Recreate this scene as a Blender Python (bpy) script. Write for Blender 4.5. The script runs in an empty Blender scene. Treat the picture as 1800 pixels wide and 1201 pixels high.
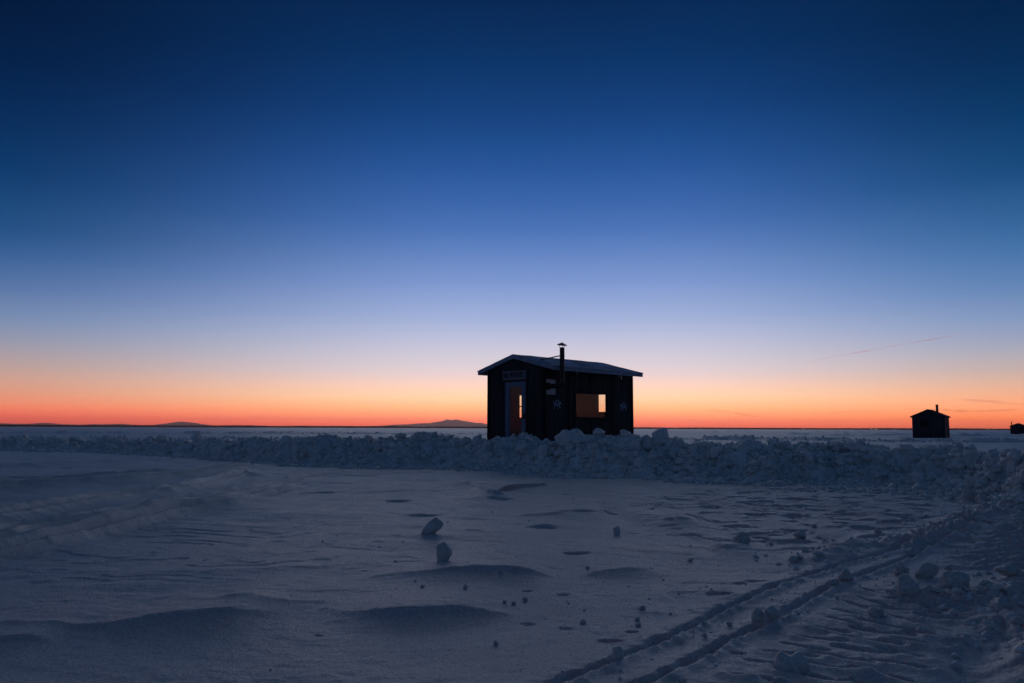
import bpy, bmesh, math, random
import numpy as np
from mathutils import Vector, Matrix, noise as mnoise

random.seed(7)
RNG = np.random.default_rng(11)
sc = bpy.context.scene
COL = sc.collection
R = math.radians

# ------------------------------------------------------------------ camera
F_PX, W_PX, H_PX = 1400.0, 1800.0, 1201.0
HC = 0.90
PITCH = math.atan(152.5 / F_PX)
ROLL = 0.0036
_r0 = Vector((1, 0, 0)); _f = Vector((0, math.cos(PITCH), math.sin(PITCH))); _u0 = Vector((0, -math.sin(PITCH), math.cos(PITCH)))
CR = _r0 * math.cos(ROLL) + _u0 * math.sin(ROLL)
CU = _u0 * math.cos(ROLL) - _r0 * math.sin(ROLL)
cam_data = bpy.data.cameras.new("camera")
cam_data.sensor_width = 36.0
cam_data.lens = 36.0 * F_PX / W_PX
cam_data.clip_start = 0.05
cam_data.clip_end = 200000.0
cam = bpy.data.objects.new("camera", cam_data)
COL.objects.link(cam)
m = Matrix.Identity(4)
for i in range(3):
    m[i][0] = CR[i]; m[i][1] = CU[i]; m[i][2] = -_f[i]
m[0][3], m[1][3], m[2][3] = 0, 0, HC
cam.matrix_world = m
sc.camera = cam

def gp(px, py, z=0.0):
    """the place on the plane z that shows at a pixel of the photograph"""
    d = _f + CR * ((px - 900.0) / F_PX) + CU * ((600.5 - py) / F_PX)
    t = (z - HC) / d.z
    return (d.x * t, d.y * t)

def pix(p):
    v = Vector(p) - Vector((0, 0, HC))
    w = v.dot(_f)
    return (900 + F_PX * v.dot(CR) / w, 600.5 - F_PX * v.dot(CU) / w)

# ------------------------------------------------------------------ helpers
def lin(c):
    out = []
    for v in c:
        v = v / 255.0
        out.append(v / 12.92 if v <= 0.04045 else ((v + 0.055) / 1.055) ** 2.4)
    return tuple(out)

def tag(o, label=None, cat=None, group=None, kind=None):
    if label: o["label"] = label
    if cat: o["category"] = cat
    if group: o["group"] = group
    if kind: o["kind"] = kind
    return o

def empty(name, loc, rz=0.0):
    o = bpy.data.objects.new(name, None)
    o.empty_display_size = 0.3
    o.location = loc; o.rotation_euler = (0, 0, rz)
    COL.objects.link(o)
    return o

def obj_from_arrays(name, verts, faces, mat, parent=None, smooth=False):
    """faces: (n,3) or (n,4) int array"""
    me = bpy.data.meshes.new(name)
    verts = np.asarray(verts, dtype=np.float32); faces = np.asarray(faces, dtype=np.int32)
    n, k = faces.shape
    me.vertices.add(len(verts)); me.vertices.foreach_set("co", verts.ravel())
    me.loops.add(n * k); me.loops.foreach_set("vertex_index", faces.ravel())
    me.polygons.add(n)
    me.polygons.foreach_set("loop_start", np.arange(0, n * k, k, dtype=np.int32))
    me.polygons.foreach_set("loop_total", np.full(n, k, dtype=np.int32))
    me.update(calc_edges=True)
    if smooth:
        me.polygons.foreach_set("use_smooth", np.ones(n, dtype=bool))
    me.materials.append(mat)
    o = bpy.data.objects.new(name, me)
    COL.objects.link(o)
    if parent: o.parent = parent
    return o

class MB:
    """collects shapes in one mesh; several material slots"""
    def __init__(self): self.v = []; self.f = []; self.m = []; self.s = []
    def add(self, vs, fs, mi=0, smooth=False):
        n = len(self.v); self.v += [tuple(p) for p in vs]
        for f in fs:
            self.f.append([i + n for i in f]); self.m.append(mi); self.s.append(smooth)
    def box(self, a, b, mi=0):
        x0, y0, z0 = a; x1, y1, z1 = b
        vs = [(x0,y0,z0),(x1,y0,z0),(x1,y1,z0),(x0,y1,z0),(x0,y0,z1),(x1,y0,z1),(x1,y1,z1),(x0,y1,z1)]
        self.add(vs, [(0,3,2,1),(4,5,6,7),(0,1,5,4),(1,2,6,5),(2,3,7,6),(3,0,4,7)], mi)
    def beam(self, p, q, w, h, up=(0,0,1), mi=0):
        p = Vector(p); q = Vector(q); d = (q - p).normalized(); u = Vector(up)
        s = d.cross(u).normalized(); u = s.cross(d).normalized()
        vs = []
        for e in (p, q):
            for a, b in ((-1,-1),(1,-1),(1,1),(-1,1)):
                vs.append(e + s * (a * w / 2) + u * (b * h / 2))
        self.add(vs, [(0,1,2,3),(7,6,5,4),(0,4,5,1),(1,5,6,2),(2,6,7,3),(3,7,4,0)], mi)
    def tube(self, pts, rad, n=20, mi=0, caps=True):
        pts = [Vector(p) for p in pts]
        if not isinstance(rad, (list, tuple)): rad = [rad] * len(pts)
        ref = None; rings = []
        for i, p in enumerate(pts):
            d = (pts[min(i+1, len(pts)-1)] - pts[max(i-1, 0)]).normalized()
            if ref is None:
                ref = d.orthogonal().normalized()
            ref = (ref - d * ref.dot(d)).normalized()
            b = d.cross(ref)
            rings.append([p + (ref * math.cos(2*math.pi*k/n) + b * math.sin(2*math.pi*k/n)) * rad[i] for k in range(n)])
        vs = [v for r in rings for v in r]; fs = []
        for i in range(len(pts)-1):
            for k in range(n):
                a = i*n+k; b2 = i*n+(k+1) % n
                fs.append((a, b2, b2+n, a+n))
        self.add(vs, fs, mi, True)
        if caps:
            self.add(rings[0], [tuple(range(n-1, -1, -1))], mi)
            self.add(rings[-1], [tuple(range(n))], mi)
    def build(self, name, mats, parent=None, bevel=0.0):
        me = bpy.data.meshes.new(name)
        me.from_pydata(self.v, [], self.f)
        if not isinstance(mats, (list, tuple)): mats = [mats]
        for mm in mats: me.materials.append(mm)
        me.polygons.foreach_set("material_index", self.m)
        me.polygons.foreach_set("use_smooth", self.s)
        me.update()
        bm = bmesh.new(); bm.from_mesh(me)
        bmesh.ops.recalc_face_normals(bm, faces=bm.faces)
        bm.to_mesh(me); bm.free()
        o = bpy.data.objects.new(name, me)
        COL.objects.link(o)
        if parent: o.parent = parent
        if bevel:
            bv = o.modifiers.new("bevel", "BEVEL"); bv.width = bevel; bv.segments = 2; bv.limit_method = 'ANGLE'
        return o

# ------------------------------------------------------------------ noise (numpy)
_perm = RNG.permutation(4096).astype(np.int64)
_ga = RNG.random(4096) * 2 * np.pi
_gx, _gy = np.cos(_ga), np.sin(_ga)
_jx, _jy, _jr = RNG.random(4096), RNG.random(4096), RNG.random(4096)
def _hash(i, j): return _perm[(_perm[i & 4095] + j) & 4095]
def perlin(x, y):
    xi = np.floor(x).astype(np.int64); yi = np.floor(y).astype(np.int64)
    xf = x - xi; yf = y - yi
    u = xf*xf*xf*(xf*(xf*6-15)+10); v = yf*yf*yf*(yf*(yf*6-15)+10)
    def g(dx, dy):
        h = _hash(xi+dx, yi+dy)
        return _gx[h]*(xf-dx) + _gy[h]*(yf-dy)
    a = g(0,0); b = g(1,0); c = g(0,1); d = g(1,1)
    return (a + u*(b-a) + v*((c + u*(d-c)) - (a + u*(b-a)))) * 1.5
def fbm(x, y, oct=4, gain=0.5):
    s = 0; a = 1.0; f = 1.0
    for o in range(oct):
        s = s + a * perlin(x*f + 17.3*o, y*f - 9.1*o); a *= gain; f *= 2.03
    return s
def worley_bumps(x, y):
    """rounded bumps of random height, one to a cell"""
    xi = np.floor(x).astype(np.int64); yi = np.floor(y).astype(np.int64)
    best = np.zeros_like(x)
    for dx in (-1,0,1):
        for dy in (-1,0,1):
            h = _hash(xi+dx, yi+dy)
            cx = xi+dx+_jx[h]; cy = yi+dy+_jy[h]; rr = 0.35+0.45*_jr[h]
            d2 = ((x-cx)**2+(y-cy)**2)/(rr*rr)
            best = np.maximum(best, np.sqrt(np.clip(1-d2, 0, 1))*rr)
    return best
def sstep(t):
    t = np.clip(t, 0, 1); return t*t*(3-2*t)

def poly_dist(x, y, poly):
    """distance, signed side (+ = left of travel) and running fraction to a polyline"""
    P = np.array(poly); best = np.full(x.shape, 1e9); side = np.zeros(x.shape); frac = np.zeros(x.shape)
    L = np.concatenate([[0], np.cumsum(np.hypot(*(P[1:]-P[:-1]).T))]); T = L[-1]
    for k in range(len(P)-1):
        ax, ay = P[k]; bx, by = P[k+1]; dx, dy = bx-ax, by-ay; l2 = dx*dx+dy*dy
        t = np.clip(((x-ax)*dx+(y-ay)*dy)/l2, 0, 1)
        d = np.hypot(x-ax-t*dx, y-ay-t*dy)
        s = np.sign((y-ay)*dx-(x-ax)*dy)
        m_ = d < best
        best = np.where(m_, d, best); side = np.where(m_, s, side); frac = np.where(m_, (L[k]+t*(L[k+1]-L[k]))/T, frac)
    return best, side, frac

def smooth_poly(pts, n=6):
    P = [np.array(p, float) for p in pts]; out = []
    for i in range(len(P)-1):
        p0 = P[max(i-1,0)]; p1 = P[i]; p2 = P[i+1]; p3 = P[min(i+2,len(P)-1)]
        for k in range(n):
            t = k/n
            out.append(0.5*((2*p1)+(-p0+p2)*t+(2*p0-5*p1+4*p2-p3)*t*t+(-p0+3*p1-3*p2+p3)*t**3))
    out.append(P[-1]); return np.array(out)

# ------------------------------------------------------------------ the snow surface: measured features
# drifts: crest pixels with the height there, back length, front length
DRIFTS = []
def drift(pts, lb, lf, scale=1.0):
    g = [gp(px, py, a*scale) + (a*scale,) for px, py, a in pts]
    g = smooth_poly(g)
    if np.ptp(g[:,0]) >= np.ptp(g[:,1])*1.2: g = g[np.argsort(g[:,0])]
    DRIFTS.append((g, lb, lf))
drift([(-120,1100,.03),(0,1088,.03),(150,1087,.045),(233,1075,.07),(293,1063,.085),(340,1060,.085),(383,1056,.09),(423,1057,.085),(447,1061,.06),(490,1066,.03),(540,1070,.0)], .45, .20)
drift([(360,1056,.0),(400,1050,.04),(440,1050,.03),(493,1054,.03),(547,1051,.02),(640,1056,.0)], .4, .25)
drift([(540,1058,.0),(567,1062,.03),(600,1068,.02),(617,1070,.03),(650,1062,.06),(717,1053,.085),(793,1047,.09),(820,1050,.08),(843,1058,.055),(880,1066,.04),(913,1070,.02),(960,1074,.0)], .6, .20)
drift([(560,1030,.0),(667,1010,.03),(733,1005,.05),(793,992,.085),(850,986,.105),(903,982,.11),(943,991,.085),(983,1004,.03),(1020,1010,.0)], .7, .28)
drift([(1000,1005,.0),(1033,1001,.035),(1087,993,.055),(1130,993,.045),(1180,999,.02),(1215,1003,0)], .5, .22)
drift([(880,906,.0),(947,899,.07),(1000,892,.10),(1050,893,.09),(1090,905,.0)], .9, .6)
drift([(1090,912,.0),(1130,908,.06),(1175,905,.10),(1215,905,.10),(1245,911,.0)], .8, .5)
drift([(1235,960,.0),(1265,955,.05),(1295,955,.05),(1325,963,.0)], .4, .3)
drift([(760,858,.0),(820,852,.07),(870,866,.09),(930,868,.0)], 1.2, .8)
drift([(-200,1118,.02),(0,1112,.03),(70,1110,.03),(130,1112,.0)], .3, .15)
drift([(200,1010,.0),(340,1003,.025),(470,1000,.03),(600,995,.02),(700,990,.0)], .7, .5)
# old tracks on the left, drifted over
drift([(-200,866,.07),(0,850,.08),(150,842,.08),(267,835,.07),(417,823,.06),(477,815,.04),(540,810,0)], 1.2, .55)
drift([(-200,945,.04),(0,908,.05),(110,888,.05),(233,868,.05),(333,855,.045),(430,833,.04),(480,824,0)], .6, .35)
drift([(-200,975,.05),(0,942,.06),(53,930,.06),(160,915,.05),(233,900,.05),(300,887,.055),(353,878,.05),(393,872,.05),(433,863,.04),(500,848,.035),(547,837,.03),(600,826,0)], .35, .22)
drift([(-200,1010,.03),(0,972,.035),(80,953,.04),(187,928,.045),(267,908,.045),(333,893,.045),(427,880,.03),(500,862,0)], .45, .22)
drift([(390,836,.0),(425,828,.10),(445,827,.12),(470,832,.06),(500,836,0)], .7, .5)
drift([(-100,826,0),(60,815,.05),(200,808,.05),(320,806,0)], 1.5, .9)

G1 = smooth_poly([gp(*p) for p in [(930,1236),(1008,1199),(1102,1157),(1192,1116),(1257,1081),(1332,1049),(1405,1022),(1464,1003),(1530,985),(1600,965),(1660,942),(1720,914),(1770,888)]])
G2 = smooth_poly([gp(*p) for p in [(1090,1230),(1154,1200),(1236,1158),(1309,1114),(1373,1084),(1446,1046),(1516,1014),(1563,999),(1610,980),(1650,960),(1691,940),(1756,900)]])
LUMPY = smooth_poly([gp(*p) for p in [(1380,992),(1455,979),(1502,960),(1560,962),(1630,948),(1680,925),(1740,900),(1800,880)]])
LUMPY2 = smooth_poly([gp(*p) for p in [(1640,1062),(1690,1045),(1745,1050),(1790,1040),(1860,1020)]])
LUMPY3 = smooth_poly([gp(*p) for p in [(1740,1075),(1790,1095),(1830,1130),(1850,1180)]])
GB = smooth_poly([gp(*p) for p in [(1690,1215),(1706,1186),(1732,1142),(1770,1118),(1820,1100)]])

RUTS = [smooth_poly([gp(*p) for p in q]) for q in (
 [(-120,962),(0,944),(53,932),(160,917),(233,902),(300,889),(353,880),(393,874),(433,865),(500,850),(547,839),(600,828)],
 [(-120,996),(0,975),(80,956),(187,931),(267,911),(333,896),(427,882),(500,864),(560,848)],
 [(-120,930),(0,911),(110,891),(233,871),(333,858),(430,836),(470,827)],
 [(-120,868),(0,853),(150,845),(267,838),(417,826),(470,818)])]
MOUNDS = []
def c4(x, y): return (1300 + x/3.422, 850 + y/3.422)
RIBS = []
def ribcol(a0, b0, a1, b1, k1, lo, hi):
    A0 = np.array(gp(*c4(*a0))); B0 = np.array(gp(*c4(*b0))); A1 = np.array(gp(*c4(*a1))); B1 = np.array(gp(*c4(*b1)))
    for k in range(lo, hi):
        t = k/k1
        RIBS.append((A0+(A1-A0)*t+RNG.normal(0,.012,2), B0+(B1-B0)*t+RNG.normal(0,.02,2), RNG.uniform(.55,1.1)))
ribcol((590,740),(800,785), (280,928),(520,968), 4, -3, 10)
ribcol((760,800),(1060,850), (470,990),(810,1050), 4, -5, 9)
ribcol((1060,820),(1310,855), (820,1025),(1090,1070), 4, -4, 8)

DENTS = [(955,928,50,.045),(1015,976,42,.045),(1113,940,26,.04),(1072,906,28,.04),(1060,899,20,.03),(1130,913,30,.03),(1219,946,20,.03),(1370,955,62,.04),
         (1331,1022,34,.05),(1262,1042,48,.05),(1075,1120,46,.06),(926,1038,20,.03),(990,1043,24,.02),(995,1097,24,.02),(1300,1025,22,.03),(1213,1068,14,.02),
         (1110,1104,20,.03),(828,936,34,.02),(665,955,20,.02),(640,1008,12,.015),(1340,945,34,.03),(1255,895,34,.04),(1330,880,30,.04),(1180,899,24,.03),
         (1400,909,50,.06),(1480,903,24,.04),(1535,905,34,.05),(1510,890,24,.04),(1440,887,26,.04),(1560,930,30,.05),(1490,925,26,.04),(1700,912,20,.04),(1297,1142,24,.03),
         (740,905,60,.03),(700,880,50,.03),(880,882,46,.03),(1000,869,22,.03),(560,1115,16,.02),(930,1090,26,.02),(560,866,50,.03)]
DENTS = [(gp(a,b), w, d) for a,b,w,d in DENTS]

# plowed ridge: foot and top as seen, and how deep the ridge is
_bx  = np.array([-500,-200,   0, 150, 300, 400, 520, 650, 780, 900,1000,1125,1240,1350,1500,1650,1750,1800,1900,2100,2600.])
_bf  = np.array([ 784, 787, 791, 794, 800, 808, 818, 821, 822, 828, 836, 841, 846, 849, 848, 857, 868, 882, 930,1010,1200.])
_bt  = np.array([ 762, 763, 765, 768, 770, 771, 771, 769, 768, 770, 770, 773, 776, 779, 785, 790, 794, 797, 800, 810, 800.])
_bd  = np.array([ 3.6, 3.5, 3.4, 3.2, 2.9, 2.6, 2.3, 2.1, 2.0, 1.9, 1.9, 1.9, 1.9, 1.9, 1.9, 1.8, 1.7, 1.6, 1.5, 1.4, 1.3])
_bq  = (_bx-900)/F_PX
_hor = 753 + (_bx-900)*ROLL
_bYf = HC*F_PX/(_bf-_hor)
_bYc = _bYf + _bd
_bH  = HC - (_bt+1.5+3.0*(_bx<500)-_hor)/F_PX*_bYc - 0.05
def bank_uv(x, y):
    q = x/np.maximum(y, .3)
    q = np.clip(q, _bq[0], _bq[-1])
    return np.interp(q,_bq,_bYf), np.interp(q,_bq,_bYc), np.interp(q,_bq,_bH)
def bank_core(x, y):
    """smooth ridge height"""
    wob = perlin(x*.45+3, y*.45)*.40 + perlin(x*1.3, y*1.3+8)*.30 + perlin(x*3, y*3)*.12
    yf, yc, h = bank_uv(x, y)
    h = h*(1 + .21*perlin(x*.7+11, y*.3) + .12*perlin(x*1.7, y*.9+5))
    t = (y + wob - yf)/(yc-yf)
    front = sstep(t*.98+.02)**.85
    back = 1 - .9*sstep((y-yc-.5)/2.6)
    ok = (y > 1.5)
    return np.where(ok, h*np.where(t < 1, front, back), 0.0), np.where(ok, t, -9.)

FAR = []
def far_ridge(pts, h, w): FAR.append((np.array(pts), h, w))
for (pxs, Y, h, w) in [([1120,1250,1400,1600,1800,2100], [64,62,60,58,57,55], .42, 1.4), ([-300,0,300,600,900], [96,100,104,108,112], .36, 1.8),
                       ([-300,0,300,600,900], [62,60,56,52,50], .22, 1.5), ([1350,1500,1700,2000], [120,118,116,115], .4, 2.5), ([1140,1400,1800,2100], [210,205,200,200], .45, 4)]:
    far_ridge([((p-900)/F_PX*y, y) for p, y in zip(pxs, Y)], h, w)

def height(x, y):
    x = np.asarray(x, float); y = np.asarray(y, float)
    r = np.hypot(x, y)
    near = 1/(1+(r/14)**2)
    h = .026*fbm(x*.16, y*.22, 3) + .011*fbm(x*.55+5, y*1.1, 3)*np.clip(r/5,0.4,1.6)
    # wind-packed streaks
    h += .0075*fbm(x*.9+.3*y, y*2.6+4*perlin(x*.3,y*.3), 4, .55)*np.clip(r/7, .45, 2)
    q_ = fbm(x*.48+.1*y, y*.95+3, 4, .55)*2.6
    fq = q_-np.floor(q_)
    h += .0085*(np.floor(q_)+sstep((fq-.80)/.2)-q_*.6)*np.clip(.45+.9*perlin(x*.2+4,y*.3),0,1)*np.clip((40-r)/20,0,1)*np.clip(r/6,.6,1.6)
    h += .0022*fbm(x*9, y*14, 3)*near*1.3
    h += .0018*fbm(x*15, y*17, 2)*np.clip(1-r/9, 0, 1)
    # far rough lake
    h += .09*sstep((r-38)/60)*fbm(x*.05, y*.16, 4, .6) + .06*sstep((r-45)/30)*np.clip(1.5-r/300,0,1)*fbm(x*.22, y*.5+9, 3, .6)
    for P, hh, w in FAR:
        lo, hi = P[0,0], P[-1,0]
        m_ = (x > lo-5) & (x < hi+5) & (y > 35) & (y < 260)
        if m_.any():
            xx, yy = x[m_], y[m_]
            d = yy - np.interp(xx, P[:,0], P[:,1]) - 2.5*perlin(xx*.06, yy*0+hh*40)
            a = np.exp(-(d/w)**2)*(.55+.6*perlin(xx*.35, yy*.35+7)+.35*perlin(xx*1.2,yy*1.2))
            ends = sstep((xx-lo+5)/12)*sstep((hi+5-xx)/12)
            h[m_] += hh*np.clip(a,0,2)*ends
    for g, lb, lf in DRIFTS:
        m_ = (x > g[:,0].min()-.3) & (x < g[:,0].max()+.3) & (y > g[:,1].min()-1.5) & (y < g[:,1].max()+5*lb)
        if not m_.any(): continue
        xx, yy = x[m_], y[m_]
        wb = .03
        if np.ptp(g[:,0]) < np.ptp(g[:,1])*1.2:
            d, sd, fr = poly_dist(xx, yy, g[:,:2])
            L_ = np.concatenate([[0], np.cumsum(np.hypot(*(g[1:,:2]-g[:-1,:2]).T))])
            A = np.interp(fr*L_[-1], L_, g[:,2])*sstep(np.minimum(fr, 1-fr)/.10)
            s = sd*d; A = A*1.9; lf = lf*.5; wb = .0
        else:
            gx = np.linspace(g[0,0], g[-1,0], 160); gy = np.interp(gx, g[:,0], g[:,1]); ga = np.interp(gx, g[:,0], g[:,2])
            kk = np.hanning(33)[1:-1]; kk /= kk.sum(); pad = lambda v: np.concatenate([np.full(15,v[0]), v, np.full(15,v[-1])])
            gy = np.convolve(pad(gy), kk, 'valid'); ga = np.convolve(pad(ga), kk, 'valid')*sstep(np.minimum(gx-gx[0], gx[-1]-gx)/(.22*np.ptp(gx)))
            cs = 1/np.sqrt(1+np.gradient(gy, gx)**2); cs = np.convolve(pad(cs), kk, 'valid')
            A = np.interp(xx, gx, ga); s = (yy-np.interp(xx, gx, gy))*np.interp(xx, gx, cs)
        s = s + wb*perlin(xx*4, yy*4+lb*9)*np.clip(yy/6,.6,2)
        prof = np.where(s >= 0, 1/(1+(s/lb)**2), np.clip(1+s/(lf*1.6),0,1)**2.0)
        h[m_] += A*.58*prof + .16*A*np.exp(-(s/.03)**2)
    for (c, w, d) in DENTS:
        rx = w/2/F_PX*c[1]; ry = rx*.62; d = d*min(1,(c[1]/6.5)**1.2)*.8
        m_ = (abs(x-c[0]) < rx*2.2) & (abs(y-c[1]) < ry*2.2)
        if m_.any():
            e = np.hypot((x[m_]-c[0])/rx, (y[m_]-c[1])/ry) + .45*perlin(x[m_]*5+c[0], y[m_]*7)
            h[m_] += -d*1.25*sstep((1.15-e)/.55) + .07*d*np.exp(-((e-1.35)/.3)**2)
    # trampled patch in front of the ridge on the right
    m_ = (y > 5.0) & (y < 17) & (x > .3) & (r < 20)
    if m_.any():
        xx, yy = x[m_], y[m_]
        q = xx/yy
        w = sstep((q-.10)/.25)*sstep((yy-5.4)/1.6)
        n = fbm(xx*2.6+3, yy*3.6, 3, .55)
        h[m_] += w*(-.042*sstep((n-.20)/.2)+.012*n)*np.clip(yy/9,.6,1.2)
        h[m_] += w*.012*worley_bumps(xx*4.1, yy*4.1)*sstep((fbm(xx*.8,yy*.8,2)+.1)/.4)
    # ski grooves
    for G, hw, dp in ((G1,.030,.026),(G2,.030,.027)):
        lo = G.min(0)-.6; hi = G.max(0)+.6
        m_ = (x > lo[0]) & (x < hi[0]) & (y > lo[1]) & (y < hi[1])
        d, s, fr = poly_dist(x[m_], y[m_], G)
        e = s*d - .045 + .006*perlin(x[m_]*3, y[m_]*3)      # the lip on the near side is what was measured
        T_ = np.hypot(*(G[1:]-G[:-1]).T).sum()
        lug = 1 + .30*np.sin(2*np.pi*fr*T_/.095 + 2*perlin(x[m_]*2,y[m_]*2))*(.6+.8*perlin(x[m_]*1.2+3,y[m_]*1.2))
        e = e + .014*perlin(x[m_]*9, y[m_]*9)
        fade = lug*sstep((1-fr)/.10)*(.9+.2*perlin(fr*20, fr*0)+.15*perlin(fr*55, fr*0+3))
        h[m_] += fade*(-dp*sstep((hw*1.25-abs(e))/(hw*.7)) + .016*np.exp(-((e+hw*1.35)/(.03))**2) + .010*np.exp(-((e-hw*1.8)/.07)**2))
    for k_r, G in enumerate(RUTS):
        lo = G.min(0)-.8; hi = G.max(0)+.8
        m_ = (x > lo[0]) & (x < hi[0]) & (y > lo[1]) & (y < hi[1])
        d, s, fr = poly_dist(x[m_], y[m_], G)
        e = s*d + .03*perlin(x[m_]*.8+k_r*7, y[m_]*.8)
        fade = sstep((1-fr)/.15)*sstep(fr/.05)*np.clip(.85+.5*perlin(x[m_]*.7+k_r*5, y[m_]*.7),.3,1.3)
        h[m_] += fade*(-.125*np.exp(-(np.clip(e,None,0)/.06)**2-(np.clip(e,0,None)/.08)**2) + .060*np.exp(-((e-.17)/.07)**2)+ .02*np.exp(-((e+.11)/.05)**2))
        h[m_] += np.clip(fade,0,1)*np.exp(-(e/.22)**2)*.010*np.abs(fbm(x[m_]*3+9, y[m_]*3, 3, .6))
    if MOUNDS:
        for mx_, my_, ms in MOUNDS:
            m_ = (abs(x-mx_) < ms*6) & (abs(y-my_) < ms*4)
            if m_.any():
                h[m_] += .14*ms*np.exp(-((x[m_]-mx_-.4*ms)/(2.0*ms))**2-((y[m_]-my_)/(1.3*ms))**2)
    # tread marks
    RA = np.array([r_[0] for r_ in RIBS]+[r_[1] for r_ in RIBS]); lo = RA.min(0)-.3; hi = RA.max(0)+.3
    m_ = (x > lo[0]) & (x < hi[0]) & (y > lo[1]) & (y < hi[1])
    if m_.any():
        xx, yy = x[m_], y[m_]; acc = np.zeros_like(xx)
        for a, b, dep in RIBS:
            k_ = (xx > min(a[0],b[0])-.15) & (xx < max(a[0],b[0])+.15) & (yy > min(a[1],b[1])-.15) & (yy < max(a[1],b[1])+.15)
            if not k_.any(): continue
            d, s, fr = poly_dist(xx[k_], yy[k_], [a, b])
            e = s*d + .012*perlin(xx[k_]*4, yy[k_]*4)
            v = -.072*dep*np.exp(-(e/.021)**4)*(.5+.5*np.sin(np.clip(fr,0,1)*np.pi)) + .016*dep*np.exp(-((e+.055)/.03)**2)
            acc[k_] += v
        h[m_] += acc*(.85+.5*perlin(xx*3,yy*3))
    # rippled churned lane farther along the same trail
    m_ = (x > 1.2) & (x < 7) & (y > 3.8) & (y < 12)
    if m_.any():
        xx, yy = x[m_], y[m_]
        d, s, fr = poly_dist(xx, yy, G2)
        w = sstep((-s*d-.05)/.3)*sstep((2.4-d)/.7)*sstep((yy-5.0)/.8)*sstep((12-yy)/2)
        ph = (yy + .25*xx + .22*perlin(xx*.9, yy*.9))/.24
        rip = .5+.5*np.sin(2*np.pi*ph)
        h[m_] += w*(.060*rip**2*(.6+.8*perlin(xx*2.2+9, yy*2.2)) + .030*fbm(xx*3, yy*6.0, 4, .65) - .02)
    for L, sg, amp, fq in ((LUMPY,.17,.075,5.6),(LUMPY2,.15,.06,8),(LUMPY3,.20,.06,8)):
        lo = L.min(0)-1; hi = L.max(0)+1
        m_ = (x > lo[0]) & (x < hi[0]) & (y > lo[1]) & (y < hi[1])
        if m_.any():
            xx, yy = x[m_], y[m_]
            d, s, fr = poly_dist(xx, yy, L)
            w = np.exp(-(d/sg)**2)*sstep(fr/.1)
            h[m_] += w*amp*(worley_bumps(xx*fq, yy*fq)*.75 + .4*worley_bumps(xx*fq*2.3+5, yy*fq*2.3) + .30 + .25*perlin(xx*2,yy*2))
    lo = GB.min(0)-.6; hi = GB.max(0)+.6
    m_ = (x > lo[0]) & (x < hi[0]) & (y > lo[1]) & (y < hi[1])
    d, s, fr = poly_dist(x[m_], y[m_], GB)
    h[m_] += -.03*np.exp(-(d/.10)**2) + .02*np.exp(-((s*d+.2)/.1)**2)
    # plowed ridge
    m_ = (r < 60) & (y > 1.6)
    if m_.any():
        xx, yy = x[m_], y[m_]
        c, t = bank_core(xx, yy)
        k_ = sstep(c/.25)
        wx = xx+.12*perlin(xx*3,yy*3); wy = yy+.12*perlin(xx*3+7,yy*3+1)
        def ab(f): return np.abs(perlin(wx*f-7, wy*f+f*2))*1.5
        def rg(f): return 1-np.abs(perlin(wx*f+3*f, wy*f-f))*1.6
        lump = .12*worley_bumps(wx*1.7, wy*1.7+2)+.09*rg(1.6)+.08*worley_bumps(wx*4.2+9, wy*4.2)+.07*rg(3.7)+.055*ab(5.5)+.05*rg(8)+.035*ab(11)+.03*rg(16)
        lump = lump - .26 + .10*fbm(xx*1.1, yy*1.1, 3)
        h[m_] += c + k_*lump
    return h

# ------------------------------------------------------------------ materials
def mat_new(name):
    mt = bpy.data.materials.new(name); mt.use_nodes = True
    nt = mt.node_tree; b = nt.nodes["Principled BSDF"]
    return mt, nt, b

def mat_plain(name, col, rough=.7, spec=.3, var=.25, scale=6.0, bump=.0, metallic=0.0, stretch=(1,1,1)):
    mt, nt, b = mat_new(name)
    tc = nt.nodes.new("ShaderNodeTexCoord"); mp = nt.nodes.new("ShaderNodeMapping"); mp.inputs["Scale"].default_value = stretch
    nz = nt.nodes.new("ShaderNodeTexNoise"); nz.inputs["Scale"].default_value = scale; nz.inputs["Detail"].default_value = 8; nz.inputs["Roughness"].default_value = .65
    nt.links.new(tc.outputs["Object"], mp.inputs["Vector"]); nt.links.new(mp.outputs["Vector"], nz.inputs["Vector"])
    rp = nt.nodes.new("ShaderNodeValToRGB")
    rp.color_ramp.elements[0].position = .3; rp.color_ramp.elements[1].position = .7
    rp.color_ramp.elements[0].color = tuple(c*(1-var) for c in col)+(1,)
    rp.color_ramp.elements[1].color = tuple(min(1,c*(1+var)) for c in col)+(1,)
    nt.links.new(nz.outputs["Fac"], rp.inputs["Fac"]); nt.links.new(rp.outputs["Color"], b.inputs["Base Color"])
    b.inputs["Roughness"].default_value = rough; b.inputs["Specular IOR Level"].default_value = spec; b.inputs["Metallic"].default_value = metallic
    if bump:
        bp = nt.nodes.new("ShaderNodeBump"); bp.inputs["Strength"].default_value = .6; bp.inputs["Distance"].default_value = bump
        nt.links.new(nz.outputs["Fac"], bp.inputs["Height"]); nt.links.new(bp.outputs["Normal"], b.inputs["Normal"])
    return mt

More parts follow.
